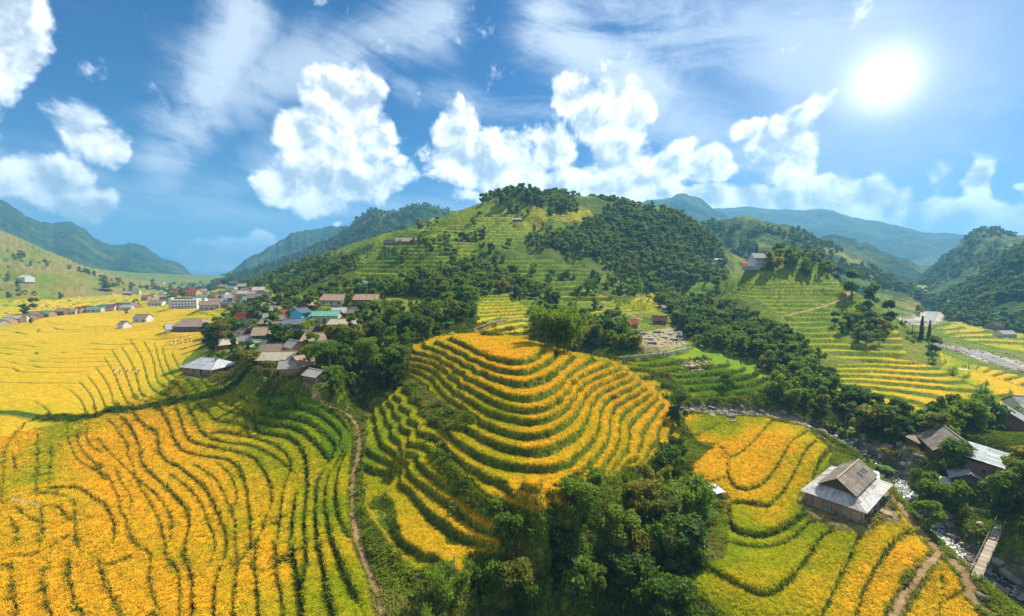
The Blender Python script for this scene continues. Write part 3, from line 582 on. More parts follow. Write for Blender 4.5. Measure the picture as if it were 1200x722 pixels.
FARV = [(244,346),(252,351),(262,349),(270,352),(279,347),(286,350),(292,355),(256,358),(246,363),(268,360),(281,361),(288,345),(297,349),(240,352),(234,356),(300,356),(309,352),(304,346),(296,341),(285,338),(272,342),(262,338),(250,340),(274,336),
        (238,343),(196,351),(190,346),(203,345),(180,349),(172,352),(199,356),(150,346),(160,344),(246,335),(232,337),(222,338),(212,336),(205,333),(190,331),(180,333),(218,331),(236,331),(170,336),(228,334)]
for i, (u, v) in enumerate(FARV):
    HOUSES.append(('gable', u, v, 8 + (i * 29 % 6), 6.5, 2.7 + (i % 3) * .8, 2.4, (i * 67 % 60) - 30, ['roof_taupe', 'roof_palegrey', 'roof_green', 'roof_slateblue', 'roof_palegrey', 'roof_taupe', 'roof_taupe'][i * 5 % 7], ['wall_cream', 'wall_earth', 'wall_white', 'wall_wood'][i % 4], 'far', None))
for i, (u, v, c) in enumerate([(300,389,0),(292,404,1),(338,401,7),(327,387,0),(345,412,1),(318,416,0),(366,393,7),(342,437,1),(415,372,0),(398,371,1),(276,399,0),(306,373,7),(350,369,1),(386,413,0),(296,383,4),(330,379,0)]):
    HOUSES.append(('gable', u, v, 5.5 + i % 3, 4.5, 2.2, 1.8, (i * 47 % 90) - 45, cols_[c], ['wall_wood', 'wall_earth', 'wall_brown'][i % 3], 'shed', None))
HOUSES = [(*h[:3], h[3] * (.88 if 250 < h[1] < 460 and h[2] > 330 else 1), *h[4:]) for h in HOUSES]
placed = []
for h in HOUSES:
    p = hit(h[1], h[2])
    if p is None: print('no ground for', h[-1]); continue
    placed.append((h, p))
    if math.hypot(p[0], p[1]) < 900: pad(p[0], p[1], p[2], max(h[3], h[4]) * .52 + .4)
    else: rice *= 1 - (np.hypot(X - p[0], Y - p[1]) < h[3] * .6)
PBIG = hit(992, 585)                       # the big farmhouse by the stream
BIGROT = math.radians(38)
ax, ay = math.cos(BIGROT), math.sin(BIGROT)
for k in (-7, -2.5, 2.5, 7): pad(PBIG[0] + ax * k, PBIG[1] + ay * k, PBIG[2], 5.4, 1.8)
YARD = hit(1022, 598); pad(YARD[0], YARD[1], PBIG[2] - .2, 3.6, 2)
STONEYARD = [(735,400),(760,388),(785,384),(803,392),(806,404),(770,410),(740,408)]
sy = zone(STONEYARD, 150, 300); dirt[sy] = .55; rice[sy] = 0; rock[sy] = .35
for (u, v, r_) in ((664, 594, 1.1),):              # bare red earth slip under the round hill
    p = hit(u, v); 
    if p is not None:
        d = np.hypot(X - p[0], Y - p[1]) + 3 * (fbm(X / 2, Y / 2, 3, 77) - .5); dirt = np.maximum(dirt, ss(r_, r_ - 1.2, d) * 1.0); rice *= 1 - ss(r_ + .5, r_ - .5, d)
# rough ground where nothing is farmed
wild = np.clip(1 - rice - dirt - bank - (rock > .3), 0, 1)
far = np.clip(R / 200, .3, 3)
Z += wild * np.where(field | Zhero | Zflank, .15, .8) * (fbm(X / 4, Y / 4, 4, 41) - .5) * np.clip(R / 150, .5, 2)
Z += np.where(R > 260, 1, 0) * wild * 6 * (fbm(X / 45, Y / 45, 4, 43) - .5)
Z += rice * .10 * (fbm(X / .6, Y / .6, 2, 44) - .5) * (R < 300)

crop_cell = (rice[:-1, :-1] + rice[1:, :-1] + rice[:-1, 1:] + rice[1:, 1:]) > 2.2
rc_ = np.exp(LR)[:-1, None] * np.ones(NA - 1)
crop_cell &= rc_ < 900
def components(M):
    par = []; lab = np.zeros(M.shape, np.int32) - 1
    def find(a):
        while par[a] != a: par[a] = par[par[a]]; a = par[a]
        return a
    prev = []
    for i in range(M.shape[0]):
        row = M[i].astype(np.int8); dfr = np.diff(np.concatenate([[0], row, [0]])); st = np.nonzero(dfr == 1)[0]; en = np.nonzero(dfr == -1)[0]
        cur = []; pi = 0
        for s, e in zip(st, en):
            l = len(par); par.append(l); lab[i, s:e] = l; cur.append((s, e, l))
            while pi < len(prev) and prev[pi][1] <= s: pi += 1
            k = pi
            while k < len(prev) and prev[k][0] < e:
                a, b = find(l), find(prev[k][2])
                if a != b: par[a] = b
                k += 1
        prev = cur
    root = np.array([find(k) for k in range(len(par))]) if par else np.zeros(0, int)
    out = np.where(lab >= 0, root[np.clip(lab, 0, None)], -1); return out
def shift_and(M, n):
    for _ in range(n):
        A = M.copy(); A[1:] &= M[:-1]; A[:-1] &= M[1:]; A[:, 1:] &= M[:, :-1]; A[:, :-1] &= M[:, 1:]; M = A
    return M
fld = field[:-1, :-1] & (rc_ < 330)
wide = crop_cell & (bank[:-1, :-1] < .18)
core = shift_and(wide & fld, 5); lab = components(core)
i_, n_ = np.unique(lab[lab >= 0], return_counts=True); lab = np.where(np.isin(lab, i_[n_ > 25]), lab, -1)
for _ in range(90):
    for ax_, st_ in ((0, 1), (0, -1), (1, 1), (1, -1)):
        nb = np.roll(lab, st_, ax_); g = (lab < 0) & crop_cell & fld & (nb >= 0); lab[g] = nb[g]
rest_ = components(crop_cell & (lab < 0))
comp = np.where(lab >= 0, lab, np.where(rest_ >= 0, rest_ + 2000000, -1))

# ------------------------------------------------------------------ ground colours (the plants' own colours, ripeness of the rice)
RIPE = [(0,700,.9),(100,600,.88),(200,700,.9),(300,660,.8),(380,660,.55),(420,700,.45),(340,560,.5),(390,600,.35),(320,480,.25),(370,480,.1),(300,455,.15),(350,530,.5),(270,470,.5),(250,560,.85),(320,560,.7),(400,520,.15),
 (50,545,.5),(60,510,.45),(80,560,.6),(120,530,.95),(130,560,1.0),(160,500,.95),(200,500,.9),(0,520,.85),(20,600,.8),(200,590,.92),(70,620,.9),(30,560,.55),
 (50,460,.85),(130,440,1.0),(90,420,1.0),(150,465,.7),(200,450,.5),(230,455,.3),(210,440,.6),(170,430,.85),(20,430,.78),(10,470,.75),(60,405,.72),(10,400,.75),(90,410,.7),(120,395,.85),(60,385,.9),(170,395,.9),(150,375,.95),(200,375,.8),(220,395,.95),(60,360,.85),(120,355,.8),(180,348,.55),(250,350,.5),
 (580,410,1.0),(520,420,.7),(500,440,.55),(600,450,.9),(640,520,.95),(700,450,.95),(740,450,.85),(780,490,.95),(640,590,.95),(580,550,.6),(540,525,.7),(570,520,.75),(610,470,.85),(590,485,.5),
 (470,480,.5),(450,500,.45),(445,590,.7),(500,640,.8),(545,665,.8),(500,560,.75),(560,620,.9),(500,675,.6),(480,530,.65),
 (840,490,.4),(815,490,.3),(850,540,.9),(900,520,.92),(880,560,.9),(925,530,.6),(920,560,.7),(940,560,.6),(985,540,.35),(900,610,.65),(870,640,.35),(920,650,.45),(830,650,.3),(880,680,.6),(920,700,.5),(960,650,.5),(990,640,.4),(950,615,.35),(1000,700,.7),(1030,640,.65),(1020,690,.8),(1060,660,.9),(1080,710,.75),(1120,700,.8),(820,715,.35),(970,690,.6),
 (1060,440,.95),(1100,460,1.0),(1030,450,.7),(1120,455,.35),(1145,465,.5),(980,440,.6),(1068,405,.85),(1180,460,1.05),(1150,450,1.0),(1120,430,.3),
 (760,420,.12),(820,440,.08),(870,450,.1),(600,380,.65),(750,355,.6),(450,280,.3),(520,265,.35),(480,300,.15),(660,320,.12),(600,315,.15),(660,255,.6),(850,330,.15),(940,340,.3),(880,310,.45),(960,380,.15),(1000,400,.5),(1030,390,.2),
 (1060,350,.3),(1150,385,.65),(1100,362,.3),(1180,395,.5),(1100,335,.5),(30,300,.3),(60,330,.42),(0,330,.35),(120,335,.3)]
rp = np.zeros_like(Z); ws = np.zeros_like(Z)
RD = np.array(RIPE)
px = U + (fbm(X / 12, Y / 12, 3, 51) - .5) * 60; py = V + (fbm(X / 12, Y / 12, 3, 52) - .5) * 40
for u, v, k in RD:
    wgt = 1 / (((px - u) ** 2 + ((py - v) * 1.4) ** 2) + 120) ** 1.6; rp += wgt * k; ws += wgt
rp /= ws
rp += (fbm(X / 14, Y / 14, 3, 61) - .5) * .22 + (fbm(X / 2.2, Y / 2.2, 3, 62) - .5) * .22
cv = np.pad(comp, ((0, 1), (0, 1)), mode='edge'); rp += np.where(cv >= 0, hash2(cv, cv * 0, 9) - .5, 0) * .13
ramp = np.array([[.12,.24,.012],[.20,.31,.012],[.38,.38,.010],[.60,.43,.020],[.68,.43,.022],[.70,.41,.024]]); rx = np.array([0,.25,.5,.72,.9,1.15])
rc = np.stack([np.interp(rp, rx, ramp[:, i]) for i in range(3)], -1)
g1 = fbm(X / 7, Y / 7, 4, 71)[..., None]; g2 = fbm(X / 1.1, Y / 1.1, 2, 72)[..., None]
grass = np.array([.065,.11,.010]) * (1 - g1) + np.array([.17,.21,.018]) * g1; grass = grass * (.65 + .7 * g2)
bankc = np.array([.035,.075,.008]) * (1 - g2) + np.array([.10,.16,.014]) * g2
dryp = ss(.58, .75, fbm(X / 18, Y / 18, 3, 73))[..., None] * .5
grass = grass * (1 - dryp) + np.array([.22,.20,.05]) * dryp
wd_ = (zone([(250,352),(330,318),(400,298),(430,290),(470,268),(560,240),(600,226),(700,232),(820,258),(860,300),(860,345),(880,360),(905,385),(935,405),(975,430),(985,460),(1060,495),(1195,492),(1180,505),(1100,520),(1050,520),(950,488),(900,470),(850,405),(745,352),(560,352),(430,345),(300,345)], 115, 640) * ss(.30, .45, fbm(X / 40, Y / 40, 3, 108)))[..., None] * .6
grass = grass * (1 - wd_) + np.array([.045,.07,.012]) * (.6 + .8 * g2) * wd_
plot_ = zone([(322,458),(335,452),(352,453),(357,459),(345,464),(328,464)], 80, 200); pass
lh = (Zlhill * ss(.38, .60, fbm(X / 60, Y / 40, 3, 75)))[..., None] * .7
grass = grass * (1 - lh) + np.array([.24,.17,.06]) * lh
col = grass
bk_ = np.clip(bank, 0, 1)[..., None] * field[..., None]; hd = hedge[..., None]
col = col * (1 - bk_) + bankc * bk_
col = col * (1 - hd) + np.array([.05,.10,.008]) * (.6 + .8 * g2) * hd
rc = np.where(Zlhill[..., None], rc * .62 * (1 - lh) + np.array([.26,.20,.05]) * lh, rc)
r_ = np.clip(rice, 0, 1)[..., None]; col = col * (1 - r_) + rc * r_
dcol = np.array([.24,.17,.08]) * (.75 + .5 * g2)
red = (zone([(615,560),(690,560),(690,620),(615,620)], 0, 120))[..., None]; dcol = np.where(red, np.array([.36,.13,.045]) * (.6 + .8 * g2), dcol)
d_ = np.clip(dirt, 0, 1)[..., None]; col = col * (1 - d_) + dcol * d_
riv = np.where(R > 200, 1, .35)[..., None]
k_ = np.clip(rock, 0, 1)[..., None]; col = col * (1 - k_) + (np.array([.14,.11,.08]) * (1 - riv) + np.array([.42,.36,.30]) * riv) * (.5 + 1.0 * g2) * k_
tuft = np.clip(rice, 0, 1)
print('colours', round(time.time() - T0, 1))

def lookup(A, x, y):
    th, lr = warp(np.asarray(x, float), np.asarray(y, float)); i = np.interp(lr, LR, np.arange(NR)); j = (np.tan(th) - aa[0]) / (aa[1] - aa[0])
    i = np.clip(i, 0, NR - 1.001); j = np.clip(j, 0, NA - 1.001); i0 = i.astype(int); j0 = j.astype(int); fi = i - i0; fj = j - j0
    if A.ndim == 3: fi, fj = fi[..., None], fj[..., None]
    return (A[i0, j0] * (1 - fj) + A[i0, j0 + 1] * fj) * (1 - fi) + (A[i0 + 1, j0] * (1 - fj) + A[i0 + 1, j0 + 1] * fj) * fi
def gz(x, y): return lookup(Z, x, y)
def ghit(u, v, **k): return hit(u, v, zf=gz, **k)

# ------------------------------------------------------------------ materials
def mat(name, rough=.9, spec=.2):
    m = bpy.data.materials.new(name); m.use_nodes = True; w = NT(m.node_tree)
    bs = w.node('ShaderNodeBsdfPrincipled', {'Roughness': rough, 'Specular IOR Level': spec})
    w.node('ShaderNodeOutputMaterial', {'Surface': bs.outputs[0]})
    return m, w, bs
def simple(name, c1, c2, scale=3.0, rough=.85, spec=.25, bump=.3, bscale=None, metal=0.0, stretch=(1, 1, 1), dirtc=None, rust=False):
    m, w, bs = mat(name, rough, spec if spec != .25 else .05)
    tc = w.node('ShaderNodeTexCoord').outputs['Object']; v = w.vmath('MULTIPLY', tc, stretch)
    oi = w.node('ShaderNodeObjectInfo').outputs['Random']
    v = w.vmath('ADD', v, w.node('ShaderNodeCombineXYZ', {0: w.math('MULTIPLY', oi, 37.0), 1: w.math('MULTIPLY', oi, 91.0), 2: 0.0}).outputs[0])
    n = w.noise(v, scale, 6, .65); n2 = w.noise(v, scale * 7, 3, .6)
    f = w.mapr(w.math('ADD', w.math('MULTIPLY', n, .7), w.math('MULTIPLY', n2, .3)), .32, .68)
    c = w.mix(f, (*c1, 1), (*c2, 1))
    if dirtc is not None: c = w.mix(w.mapr(w.noise(v, scale * .35, 5, .7), .52, .75), c, (*dirtc, 1))
    k_ = w.node('ShaderNodeVectorMath', operation='SCALE'); w.put(k_.inputs[0], c); w.put(k_.inputs['Scale'], w.mapr(oi, 0, 1, .78, 1.15, smooth=False)); c = k_.outputs[0]
    if rust: c = w.mix(w.math('MULTIPLY', w.math('GREATER_THAN', w.math('FRACT', w.math('MULTIPLY', oi, 9.3)), .84), .5), c, (.20, .12, .075, 1))
    bs.inputs['Metallic'].default_value = metal; w.put(bs.inputs['Base Color'], c)
    if bump: w.put(bs.inputs['Normal'], w.node('ShaderNodeBump', {'Strength': bump, 'Distance': .1, 'Height': w.noise(v, bscale or scale * 5, 5, .6)}).outputs[0])
    return m
MT = {}
def roofm(k, c, spread=.35, **kw): MT[k] = simple(k, tuple(x * (1 - spread) for x in c), tuple(min(x * (1 + spread * .5), .9) for x in c), scale=kw.pop('scale', 1.2), stretch=(1, 3, 1), bump=.25, dirtc=tuple(x * .45 for x in c), **kw)
for k, c in dict(roof_brown=(.34,.25,.16), roof_grey=(.30,.29,.27), roof_pale=(.46,.40,.29), roof_slate=(.16,.18,.20), roof_palegrey=(.36,.34,.31), roof_slateblue=(.11,.13,.18), roof_green=(.12,.30,.24), roof_taupe=(.27,.21,.16),
                 roof_red=(.27,.06,.04), roof_darkred=(.12,.05,.035), roof_orange=(.55,.13,.05), roof_mint=(.32,.42,.28), roof_brownslat=(.22,.19,.155), roof_corr=(.42,.46,.47), roof_patch=(.38,.38,.37), roof_cream=(.62,.56,.42), roof_white=(.62,.62,.60), roof_dark=(.08,.075,.06)).items(): roofm(k, c)
roofm('roof_zinc', (.36,.38,.41), .15, rough=.6, spec=.3); roofm('roof_sheet', (.47,.46,.43), .3, rust=True, rough=.8)
for k, c in dict(wall_earth=(.40,.27,.15), wall_wood=(.20,.13,.08), wall_brown=(.26,.16,.09), wall_blue=(.05,.08,.35), wall_cyan=(.10,.50,.60), wall_cream=(.58,.52,.38), wall_white=(.72,.72,.69), wall_pink=(.60,.40,.34), wall_yellow=(.62,.42,.12), wall_orange=(.36,.2,.1), wall_brick=(.22,.13,.10)).items():
    MT[k] = simple(k, tuple(x * .75 for x in c), tuple(min(x * 1.15, .85) for x in c), scale=1.5, bump=.2, dirtc=tuple(x * .6 for x in c))
MT['glass'] = simple('glass', (.02,.025,.03), (.04,.05,.06), rough=.15, spec=.6, bump=0)
MT['wood_dark'] = simple('wood_dark', (.07,.05,.03), (.13,.09,.055), scale=4, stretch=(1, 1, 6)); MT['wood_pale'] = simple('wood_pale', (.24,.19,.13), (.42,.34,.24), scale=3, stretch=(6, 1, 1))
MT['concrete'] = simple('concrete', (.34,.32,.28), (.48,.45,.40), scale=1.2); MT['rock'] = simple('rock', (.15,.12,.095), (.36,.30,.24), scale=1.1, bump=.8, bscale=3, dirtc=(.10,.10,.05))
MT['rock_warm'] = simple('rock_warm', (.26,.18,.12), (.48,.37,.27), scale=.8, bump=.8, bscale=2.5, dirtc=(.13,.09,.05))
MT['dirt'] = simple('dirt', (.20,.125,.06), (.38,.25,.125), scale=.5, bump=.5, bscale=4, dirtc=(.28,.18,.08)); MT['gravel'] = simple('gravel', (.45,.38,.30), (.62,.55,.45), scale=1, bump=.5)
MT['cloth_pink'] = simple('cloth_pink', (.55,.08,.35), (.75,.2,.5)); MT['cloth_red'] = simple('cloth_red', (.55,.04,.03), (.7,.1,.05)); MT['cloth_blue'] = simple('cloth_blue', (.04,.12,.40), (.08,.2,.5)); MT['cloth_teal'] = simple('cloth_teal', (.05,.35,.30), (.1,.45,.4))
MT['skin'] = simple('skin', (.38,.22,.13), (.45,.27,.17)); MT['cloth_dark'] = simple('cloth_dark', (.03,.03,.04), (.06,.06,.07)); MT['cloth_white'] = simple('cloth_white', (.65,.64,.6), (.8,.8,.78)); MT['straw'] = simple('straw', (.5,.38,.16), (.62,.5,.24)); MT['white_paint'] = simple('white_paint', (.45,.44,.40), (.6,.59,.55))
def ground_mat():
    m, w, bs = mat('ground_cover', .95, .05)
    at = w.node('ShaderNodeAttribute', attribute_name='tint'); ri = w.node('ShaderNodeAttribute', attribute_name='crop').outputs['Fac']
    P = w.node('ShaderNodeNewGeometry').outputs['Position']
    n1 = w.noise(P, 1.9, 3, .7); n2 = w.noise(P, .55, 3, .6); n3 = w.noise(P, 5.0, 2, .7)
    v = w.math('ADD', w.mapr(n1, .3, .7, .62, 1.32), w.mapr(n3, .3, .7, -.28, .28)); v = w.math('MULTIPLY', v, w.mapr(n2, .3, .7, .85, 1.15))
    v = w.math('MULTIPLY', v, w.mapr(ri, 0.0, 1.0, 1.0, .74, smooth=False))  # crop colour darkened to stand for the self-shading of the rice canopy
    sc = w.node('ShaderNodeVectorMath', operation='SCALE'); w.put(sc.inputs[0], at.outputs['Color']); w.put(sc.inputs['Scale'], v)
    w.put(bs.inputs['Base Color'], sc.outputs[0])
    b = w.node('ShaderNodeBump', {'Strength': .9, 'Distance': .35, 'Height': w.math('ADD', w.noise(P, 2.6, 4, .7), w.math('MULTIPLY', n3, .5))})
    w.put(bs.inputs['Normal'], b.outputs[0]); return m
MT['ground'] = ground_mat()
def leaf_mat(name, c1, c2, c3, trans=.55, rough=.6):
    m = bpy.data.materials.new(name); m.use_nodes = True; w = NT(m.node_tree)
    g = w.node('ShaderNodeNewGeometry'); oi = w.node('ShaderNodeObjectInfo').outputs['Random']
    c = w.mix(g.outputs['Random Per Island'], (*c1, 1), (*c2, 1)); c = w.mix(w.math('MULTIPLY', w.mapr(oi, .35, 1.0), .65), c, (*c3, 1))
    P = w.noise(g.outputs['Position'], .09, 3, .5); c = w.mix(w.mapr(P, .4, .62, 0, .5), c, (*c3, 1)); c = w.mix(w.mapr(oi, .18, .0, 0, .75), c, (.26, .22, .03, 1)); c = w.mix(w.mapr(w.math('FRACT', w.math('MULTIPLY', oi, 7.7)), .6, 1.0, 0, .6), c, (.025, .065, .012, 1))
    d = w.node('ShaderNodeBsdfPrincipled', {'Base Color': c, 'Roughness': rough, 'Specular IOR Level': .25}); t = w.node('ShaderNodeBsdfTranslucent', {'Color': w.mix(1.0, c, (1.35, 1.35, .5, 1), 'MULTIPLY')})
    mx = w.node('ShaderNodeMixShader', {0: trans, 1: d.outputs[0], 2: t.outputs[0]}); w.node('ShaderNodeOutputMaterial', {'Surface': mx.outputs[0]}); return m
MT['leaf'] = leaf_mat('leaf', (.060,.120,.012), (.13,.215,.018), (.20,.27,.025))
MT['leaf_dark'] = leaf_mat('leaf_dark', (.050,.110,.013), (.105,.185,.018), (.11,.18,.02))
MT['leaf_bright'] = leaf_mat('leaf_bright', (.085,.18,.015), (.17,.28,.025), (.23,.31,.035))
MT['leaf_bamboo'] = leaf_mat('leaf_bamboo', (.065,.14,.013), (.15,.245,.022), (.21,.275,.035))
MT['leaf_banana'] = leaf_mat('leaf_banana', (.06,.17,.02), (.12,.26,.04), (.16,.26,.06), rough=.75)
MT['bark'] = simple('bark', (.10,.075,.05), (.20,.16,.11), scale=3, stretch=(1, 1, .3)); MT['culm'] = simple('culm', (.12,.15,.04), (.22,.24,.08), scale=2)
def rice_mat():
    m = bpy.data.materials.new('rice_ear'); m.use_nodes = True; w = NT(m.node_tree)
    a = w.node('ShaderNodeAttribute', attribute_name='tint', attribute_type='INSTANCER').outputs['Color']
    g = w.node('ShaderNodeNewGeometry').outputs['Random Per Island']; oi = w.node('ShaderNodeObjectInfo').outputs['Random']
    v = w.math('MULTIPLY', w.mapr(g, 0, 1, .85, 1.6, smooth=False), w.mapr(oi, 0, 1, .72, 1.32, smooth=False))
    sc = w.node('ShaderNodeVectorMath', operation='SCALE'); w.put(sc.inputs[0], a); w.put(sc.inputs['Scale'], v)
    gm = w.math('MULTIPLY', w.math('GREATER_THAN', w.math('FRACT', w.math('MULTIPLY', oi, 17.3)), .82), .5); cc = w.mix(gm, sc.outputs[0], (.11, .17, .015, 1)); br = w.math('MULTIPLY', w.math('GREATER_THAN', w.math('FRACT', w.math('MULTIPLY', oi, 53.1)), .90), .35); cc = w.mix(br, cc, (.34, .17, .04, 1))
    d = w.node('ShaderNodeBsdfDiffuse', {'Color': cc}); t = w.node('ShaderNodeBsdfTranslucent', {'Color': cc})
    mx = w.node('ShaderNodeMixShader', {0: .4, 1: d.outputs[0], 2: t.outputs[0]}); w.node('ShaderNodeOutputMaterial', {'Surface': mx.outputs[0]}); return m
MT['rice'] = rice_mat()

# ------------------------------------------------------------------ the ground as pieces: every paddy or terrace its own part
ids, cnt = np.unique(comp[comp >= 0], return_counts=True)
reg = np.zeros(comp.shape, np.int32)                           # 0 valley floor, 1 round hill, 2 stream fields, 3 wooded hills, 4 right hill
c4 = lambda A: A[:-1, :-1]
reg[c4(R) > 150] = 3; reg[c4((R <= 260) & (U < 300))] = 0; reg[c4(Zleft)] = 0; reg[c4((Zhero | Zflank))] = 1; reg[c4((R <= 175) & (U > 795))] = 2; reg[c4((R > 120) & (U > 800) & (V < 500))] = 4
reg[c4((R <= 180) & (U > 415) & (U < 795) & ~(Zhero | Zflank))] = 1
big = [(c, i) for i, c in zip(ids, cnt) if c > 110]; big.sort(reverse=True); big = big[:560]
REGN = ['valley_floor', 'terraced_hill', 'stream_terraces', 'hillside', 'river_spur']
RLAB = ['flat valley floor with grassy banks between golden paddies', 'round hill with grassy risers between curved rice terraces', 'fields above the stream with grassy banks', 'wooded green hillside behind the village', 'green spur between the stream and the river']
idx = np.arange(NR * NA).reshape(NR, NA); q = np.stack([idx[:-1, :-1], idx[:-1, 1:], idx[1:, 1:], idx[1:, :-1]], -1)
VV = np.stack([X, Y, Z + CZ], -1).reshape(-1, 3); CC = np.concatenate([col, np.ones(col.shape[:2] + (1,))], -1).reshape(-1, 4); RR_ = rice.reshape(-1)
# one shared normal field keeps the seams between neighbouring pieces smooth
def piece(name, faces, parent=None):
    used, inv = np.unique(faces, return_inverse=True)
    return mesh_np(name, VV[used], inv.reshape(faces.shape), [MT['ground']], parent, None, True, {'tint': ('FLOAT_COLOR', CC[used]), 'crop': ('FLOAT', RR_[used])})
taken = np.zeros(comp.shape, bool); bigid = {i for _, i in big}
sel = np.isin(comp, list(bigid)); order = np.argsort(comp[sel], kind='stable'); fs = q[sel][order]; cs = comp[sel][order]; rs = reg[sel][order]
REG = []
for k, (nme, lb) in enumerate(zip(REGN, RLAB)):
    REG.append(props(piece(nme, q[(~sel) & (reg == k)]), lb, kind='structure'))
bounds = np.nonzero(np.diff(cs))[0] + 1
np_cnt = [0] * 5
for a, b in zip(np.concatenate([[0], bounds]), np.concatenate([bounds, [len(cs)]])):
    k = np.bincount(rs[a:b], minlength=5).argmax()
    if np_cnt[k] >= 298: k = [3, 1, 2, 0, 4][k]
    np_cnt[k] += 1
    piece('rice_terrace' if k in (1, 3, 4) else 'rice_paddy', fs[a:b], REG[k])
print('ground', np_cnt, round(time.time() - T0, 1))

# ------------------------------------------------------------------ far mountains, each a solid ridge
def hill_mat(name, c1, c2, c3, sc=1.0):
    m, w, bs = mat(name, .95, .05)
    P = w.node('ShaderNodeNewGeometry').outputs['Position']
    n = w.noise(P, .010 * sc, 7, .62); n2 = w.noise(P, .05 * sc, 5, .7)
    c = w.mix(w.mapr(n, .38, .62), (*c1, 1), (*c2, 1)); c = w.mix(w.mapr(w.noise(P, .0045 * sc, 5, .6), .50, .68), c, (*c3, 1))
    s = w.node('ShaderNodeVectorMath', operation='SCALE'); w.put(s.inputs[0], c); w.put(s.inputs['Scale'], w.mapr(n2, .35, .65, .55, 1.4)); w.put(bs.inputs['Base Color'], s.outputs[0])
    w.put(bs.inputs['Normal'], w.node('ShaderNodeBump', {'Strength': 1.0, 'Distance': 14 / sc, 'Height': w.noise(P, .06 * sc, 5, .7)}).outputs[0]); return m
HM = hill_mat('mountain_forest', (.018,.045,.010), (.045,.085,.018), (.11,.13,.03)); HM2 = hill_mat('mountain_terraces', (.03,.07,.010), (.09,.14,.018), (.24,.24,.03), 2.2)
def mountain(label, sky, dist, wf, wb, m, base=-60, spur=.55, seed=0, na=300, nt=110, trees=None, fall=1.15, ridge=1.0):
    s = smooth_line(sky, 2); u0, u1 = s[0, 0], s[-1, 0]
    us = np.linspace(u0, u1, na); vs = np.interp(us, s[:, 0], s[:, 1]); ds = np.full(na, dist, float) if np.isscalar(dist) else np.interp(us, [u0, u1], dist); dist = float(np.mean(dist)) if not np.isscalar(dist) else dist
    th = np.array([math.atan2((u - U0) / F, CP + (V0 - v) / F * SP) for u, v in zip(us, vs)])
    tan = np.array([ray(u, v)[2] / math.hypot(*ray(u, v)[:2]) for u, v in zip(us, vs)])
    zs = tan * ds
    jag = (fbm(us / 9 * ridge, us * 0 + seed, 4, seed) - .5) * dist * .010
    zs = zs + jag
    tt = np.concatenate([-np.linspace(1, 0, nt // 2 + 20)[:-1] ** 1.3, np.linspace(0, 1, nt // 2 - 20) ** 1.3])
    T, TH_ = np.meshgrid(tt, th, indexing='ij'); D = ds[None] * np.ones_like(T); Zs = zs[None] * np.ones_like(T)
    r = D + np.where(T < 0, T * wf, T * wb); x, y = r * np.sin(TH_), r * np.cos(TH_)
    prof = (1 - np.abs(T)) ** fall
    L = wf / 2.6
    rn = 1 - np.abs(2 * fbm(x / L + seed, y / L, 5, seed, .55) - 1) * 2
    rn2 = fbm(x / (L * .3), y / (L * .3), 4, seed + 9) - .5
    H = (Zs - base); wf = float(wf)
    z = base + H * prof + H * np.minimum(np.abs(T) * 3, 1) * (1 - np.abs(T)) ** .8 * (spur * (rn - .35) * .5 + .12 * rn2)
    z = np.maximum(np.minimum(z, base + H * (1 - .25 * np.abs(T))), base - 3 - 4 * np.abs(T))
    idx = np.arange(T.size).reshape(T.shape); q = np.stack([idx[:-1, :-1], idx[:-1, 1:], idx[1:, 1:], idx[1:, :-1]], -1).reshape(-1, 4)
    o = props(mesh_np('mountain', np.stack([x, y, z + CZ], -1).reshape(-1, 3), q, [m], smooth=True), label, kind='structure')
    return x, y, z
mountain('blue mountain range along the left side of the valley, behind the near green slope', [(-300,205),(-60,215),(0,231),(15,240),(38,259),(62,260),(84,258),(96,266),(112,278),(130,288),(148,284),(168,288),(180,297),(192,305),(207,306),(216,313),(226,324),(238,332)], (2300, 3600), 1300, 1200, HM, seed=3)
mountain('low blue range closing the valley behind the far village', [(140,345),(190,333),(215,327),(240,329),(262,330),(290,345)], 4200, 900, 900, HM, seed=5)
mountain('dark blue ridge left of the green mountains', [(200,342),(240,331),(262,322),(290,303),(312,293),(330,280),(345,271),(365,270),(392,266),(420,264),(470,280),(520,300)], 2700, 900, 900, HM, seed=7)
mx1 = mountain('green forested mountain with two peaks left of the big hill', [(180,350),(250,332),(300,315),(345,300),(385,282),(405,268),(425,252),(440,244),(455,247),(466,249),(478,244),(492,239),(508,242),(525,245),(540,251),(600,262),(680,285)], 1500, 900, 700, HM, seed=11, spur=.7)
mx2 = mountain('broad forested shoulder descending behind the left edge of the big hill', [(230,345),(290,333),(340,320),(400,304),(450,285),(500,268),(560,258),(620,262)], 820, 330, 300, HM2, seed=13, spur=.5)
mountain('pale blue peak behind the right shoulder of the big hill', [(690,262),(735,244),(745,239),(757,236),(766,232),(785,233),(796,228),(802,226),(814,230),(826,236),(832,242),(850,252),(900,275),(960,300)], 3000, 1100, 800, HM, seed=17)
mountain('smaller blue hill in front of the pale peak', [(740,290),(775,265),(800,250),(815,247),(835,256),(860,270),(880,280)], 2700, 800, 600, HM, seed=18)
mountain('very pale long mountain slope descending to the right under the clouds', [(780,250),(840,244),(880,243),(910,246),(955,245),(985,250),(1010,257),(1040,261),(1070,268),(1100,274),(1126,275),(1150,285),(1200,292),(1300,300)], 4300, 1600, 1200, HM, seed=19, ridge=.5)
mx3 = mountain('green hill with terraced fields behind the temple', [(790,300),(810,268),(830,261),(850,256),(868,252),(885,255),(900,262),(912,262),(926,264),(945,276),(962,284),(985,296),(1010,308),(1040,322),(1080,345)], 960, 420, 400, HM2, seed=23, spur=.5)
